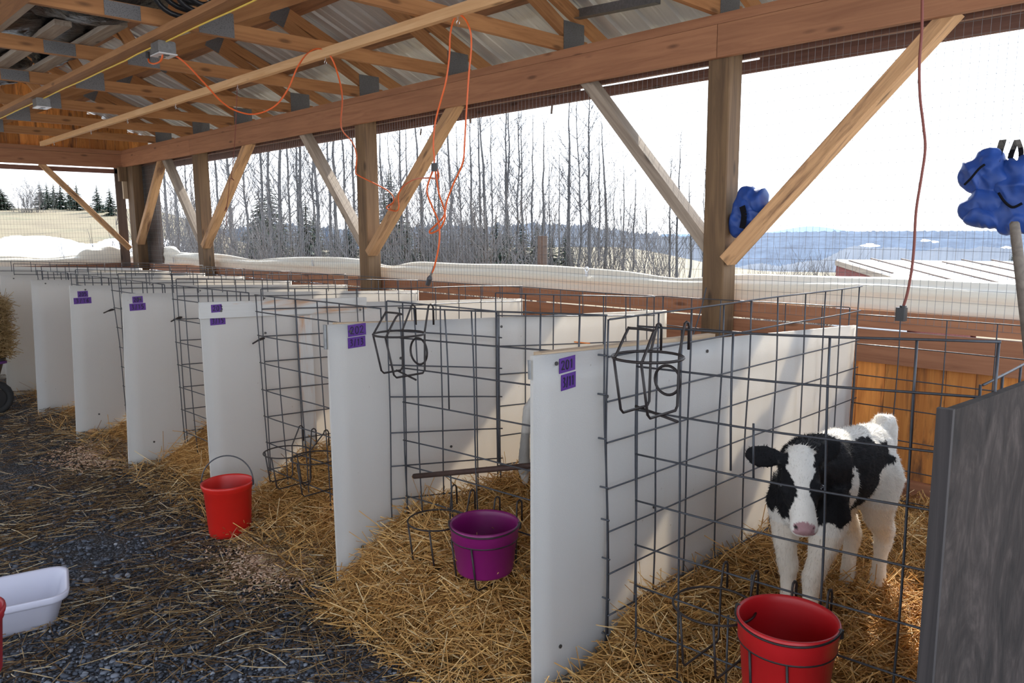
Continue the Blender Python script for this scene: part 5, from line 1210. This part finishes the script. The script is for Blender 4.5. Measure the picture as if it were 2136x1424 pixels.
# blue calf jackets
def cloth(name, label, blobs, straps, mat, group, trim=None, seed=1.0, amp=.015, base=None):
    b = MB()
    for (c, r, e) in blobs:
        c = Vector(c); n = 24
        def fn(u, v, c=c, r=r, e=e):
            th = u*2*math.pi; ph = (v - .5)*math.pi; d = Vector((math.cos(ph)*math.cos(th), math.cos(ph)*math.sin(th), math.sin(ph))); q = Vector((d.x*r[0], d.y*r[1], d.z*r[2])); q.rotate(Matrix.Rotation(e, 3, 'X')); return c + q
        b.grid(fn, n, 16)
    def disp(p):
        w = p*8 + Vector((seed, 0, 0)); w2 = Vector((w.x*.6 + .5*w.z, w.y*1.1 - .35*w.z, w.z*.55)); n1 = abs(noise.noise(w2)); n2 = abs(noise.noise(w2*2.3 + Vector((3, seed, 0))))
        return amp*(1.1 - 3.2*n1) + amp*.55*(.6 - 2.2*n2)
    me = melt(b, 'body', .007, 4, disp); me.materials.append(M[mat])
    t = thing(name, label, 'jacket', base or blobs[0][0], 0, group); o = bpy.data.objects.new('body', me); COL.objects.link(o); adopt(o, t)
    for pts, w in straps:
        b = MB(); pts = smooth_curve(pts, 4)
        for q0, q1 in zip(pts, pts[1:]): b.beam(q0, q1, .004, w, (0, 1, 0) if abs((q1-q0).normalized().y) < .8 else (0, 0, 1))
        b.build('strap', M['black_trim'], t)
    for pts in (trim or []):
        b = MB(); b.tube(smooth_curve(pts, 5), .006, 6); b.build('binding', M['black_trim'], t, True)
    return t
XJ = 4.20
q = lambda x, y, X=XJ: tuple(pX(x, y, X))
cloth('calf_jacket', 'folded blue calf jacket hung by one strap, left of two at the right edge', [(q(2040, 362), (.045, .10, .075), -.75), (q(2062, 345), (.05, .075, .085), -.4), (q(2074, 372), (.05, .07, .09), 0), (q(2040, 432), (.05, .075, .060), -.6), (q(2066, 420), (.055, .085, .07), 0)],
      [([q(2078, 338, 4.17), q(2084, 318, 4.2), q(2092, 292, 4.29)], .030)], 'blue_cloth', 'blue calf jackets', [[q(2012, 385, 4.13), q(2025, 372, 4.12), q(2042, 352, 4.12), q(2054, 343, 4.13)]], 2.0)
cloth('calf_jacket', 'blue calf jacket hanging by a looped strap at the right edge', [(q(2124, 385), (.06, .09, .12), 0), (q(2150, 420), (.06, .13, .13), 0), (q(2096, 445), (.055, .13, .065), .25), (q(2052, 455, 4.18), (.045, .075, .050), .3), (q(2130, 458), (.055, .13, .065), 0), (q(2030, 440, 4.2), (.04, .05, .045), .2)],
      [([q(2104, 345), q(2110, 320), q(2121, 292, 4.29)], .022), ([q(2128, 340), q(2130, 315), q(2123, 292, 4.29)], .020)], 'blue_cloth', 'blue calf jackets', [[q(2083, 402, 4.125), q(2095, 420, 4.12), q(2112, 432, 4.115), q(2132, 424, 4.115)]], 5.0)
XK = 4.235
cloth('calf_jacket', 'blue calf jacket bundled into the corner of nearest post and long brace', [(q(1556, 432, XK), (.05, .085, .085), .3), (q(1580, 418, XK), (.05, .075, .06), .3), (q(1545, 462, XK), (.045, .06, .09), .1), (q(1566, 452, XK), (.045, .075, .065), .6), (q(1562, 412, XK), (.045, .06, .055), .1)],
      [([q(1548, 430, 4.16), q(1552, 450, 4.155), q(1548, 476, 4.165)], .035)], 'blue_cloth', 'blue calf jackets', None, 9.0, .016)
# stone at the foot of a partition
lumpy('cobble', pZ(193, 903, .025), (.045, .03, .028), 4.0, 'brace', 'brown lump lying at the foot of the taped board left of 204', 'stone', None, .2, 12)
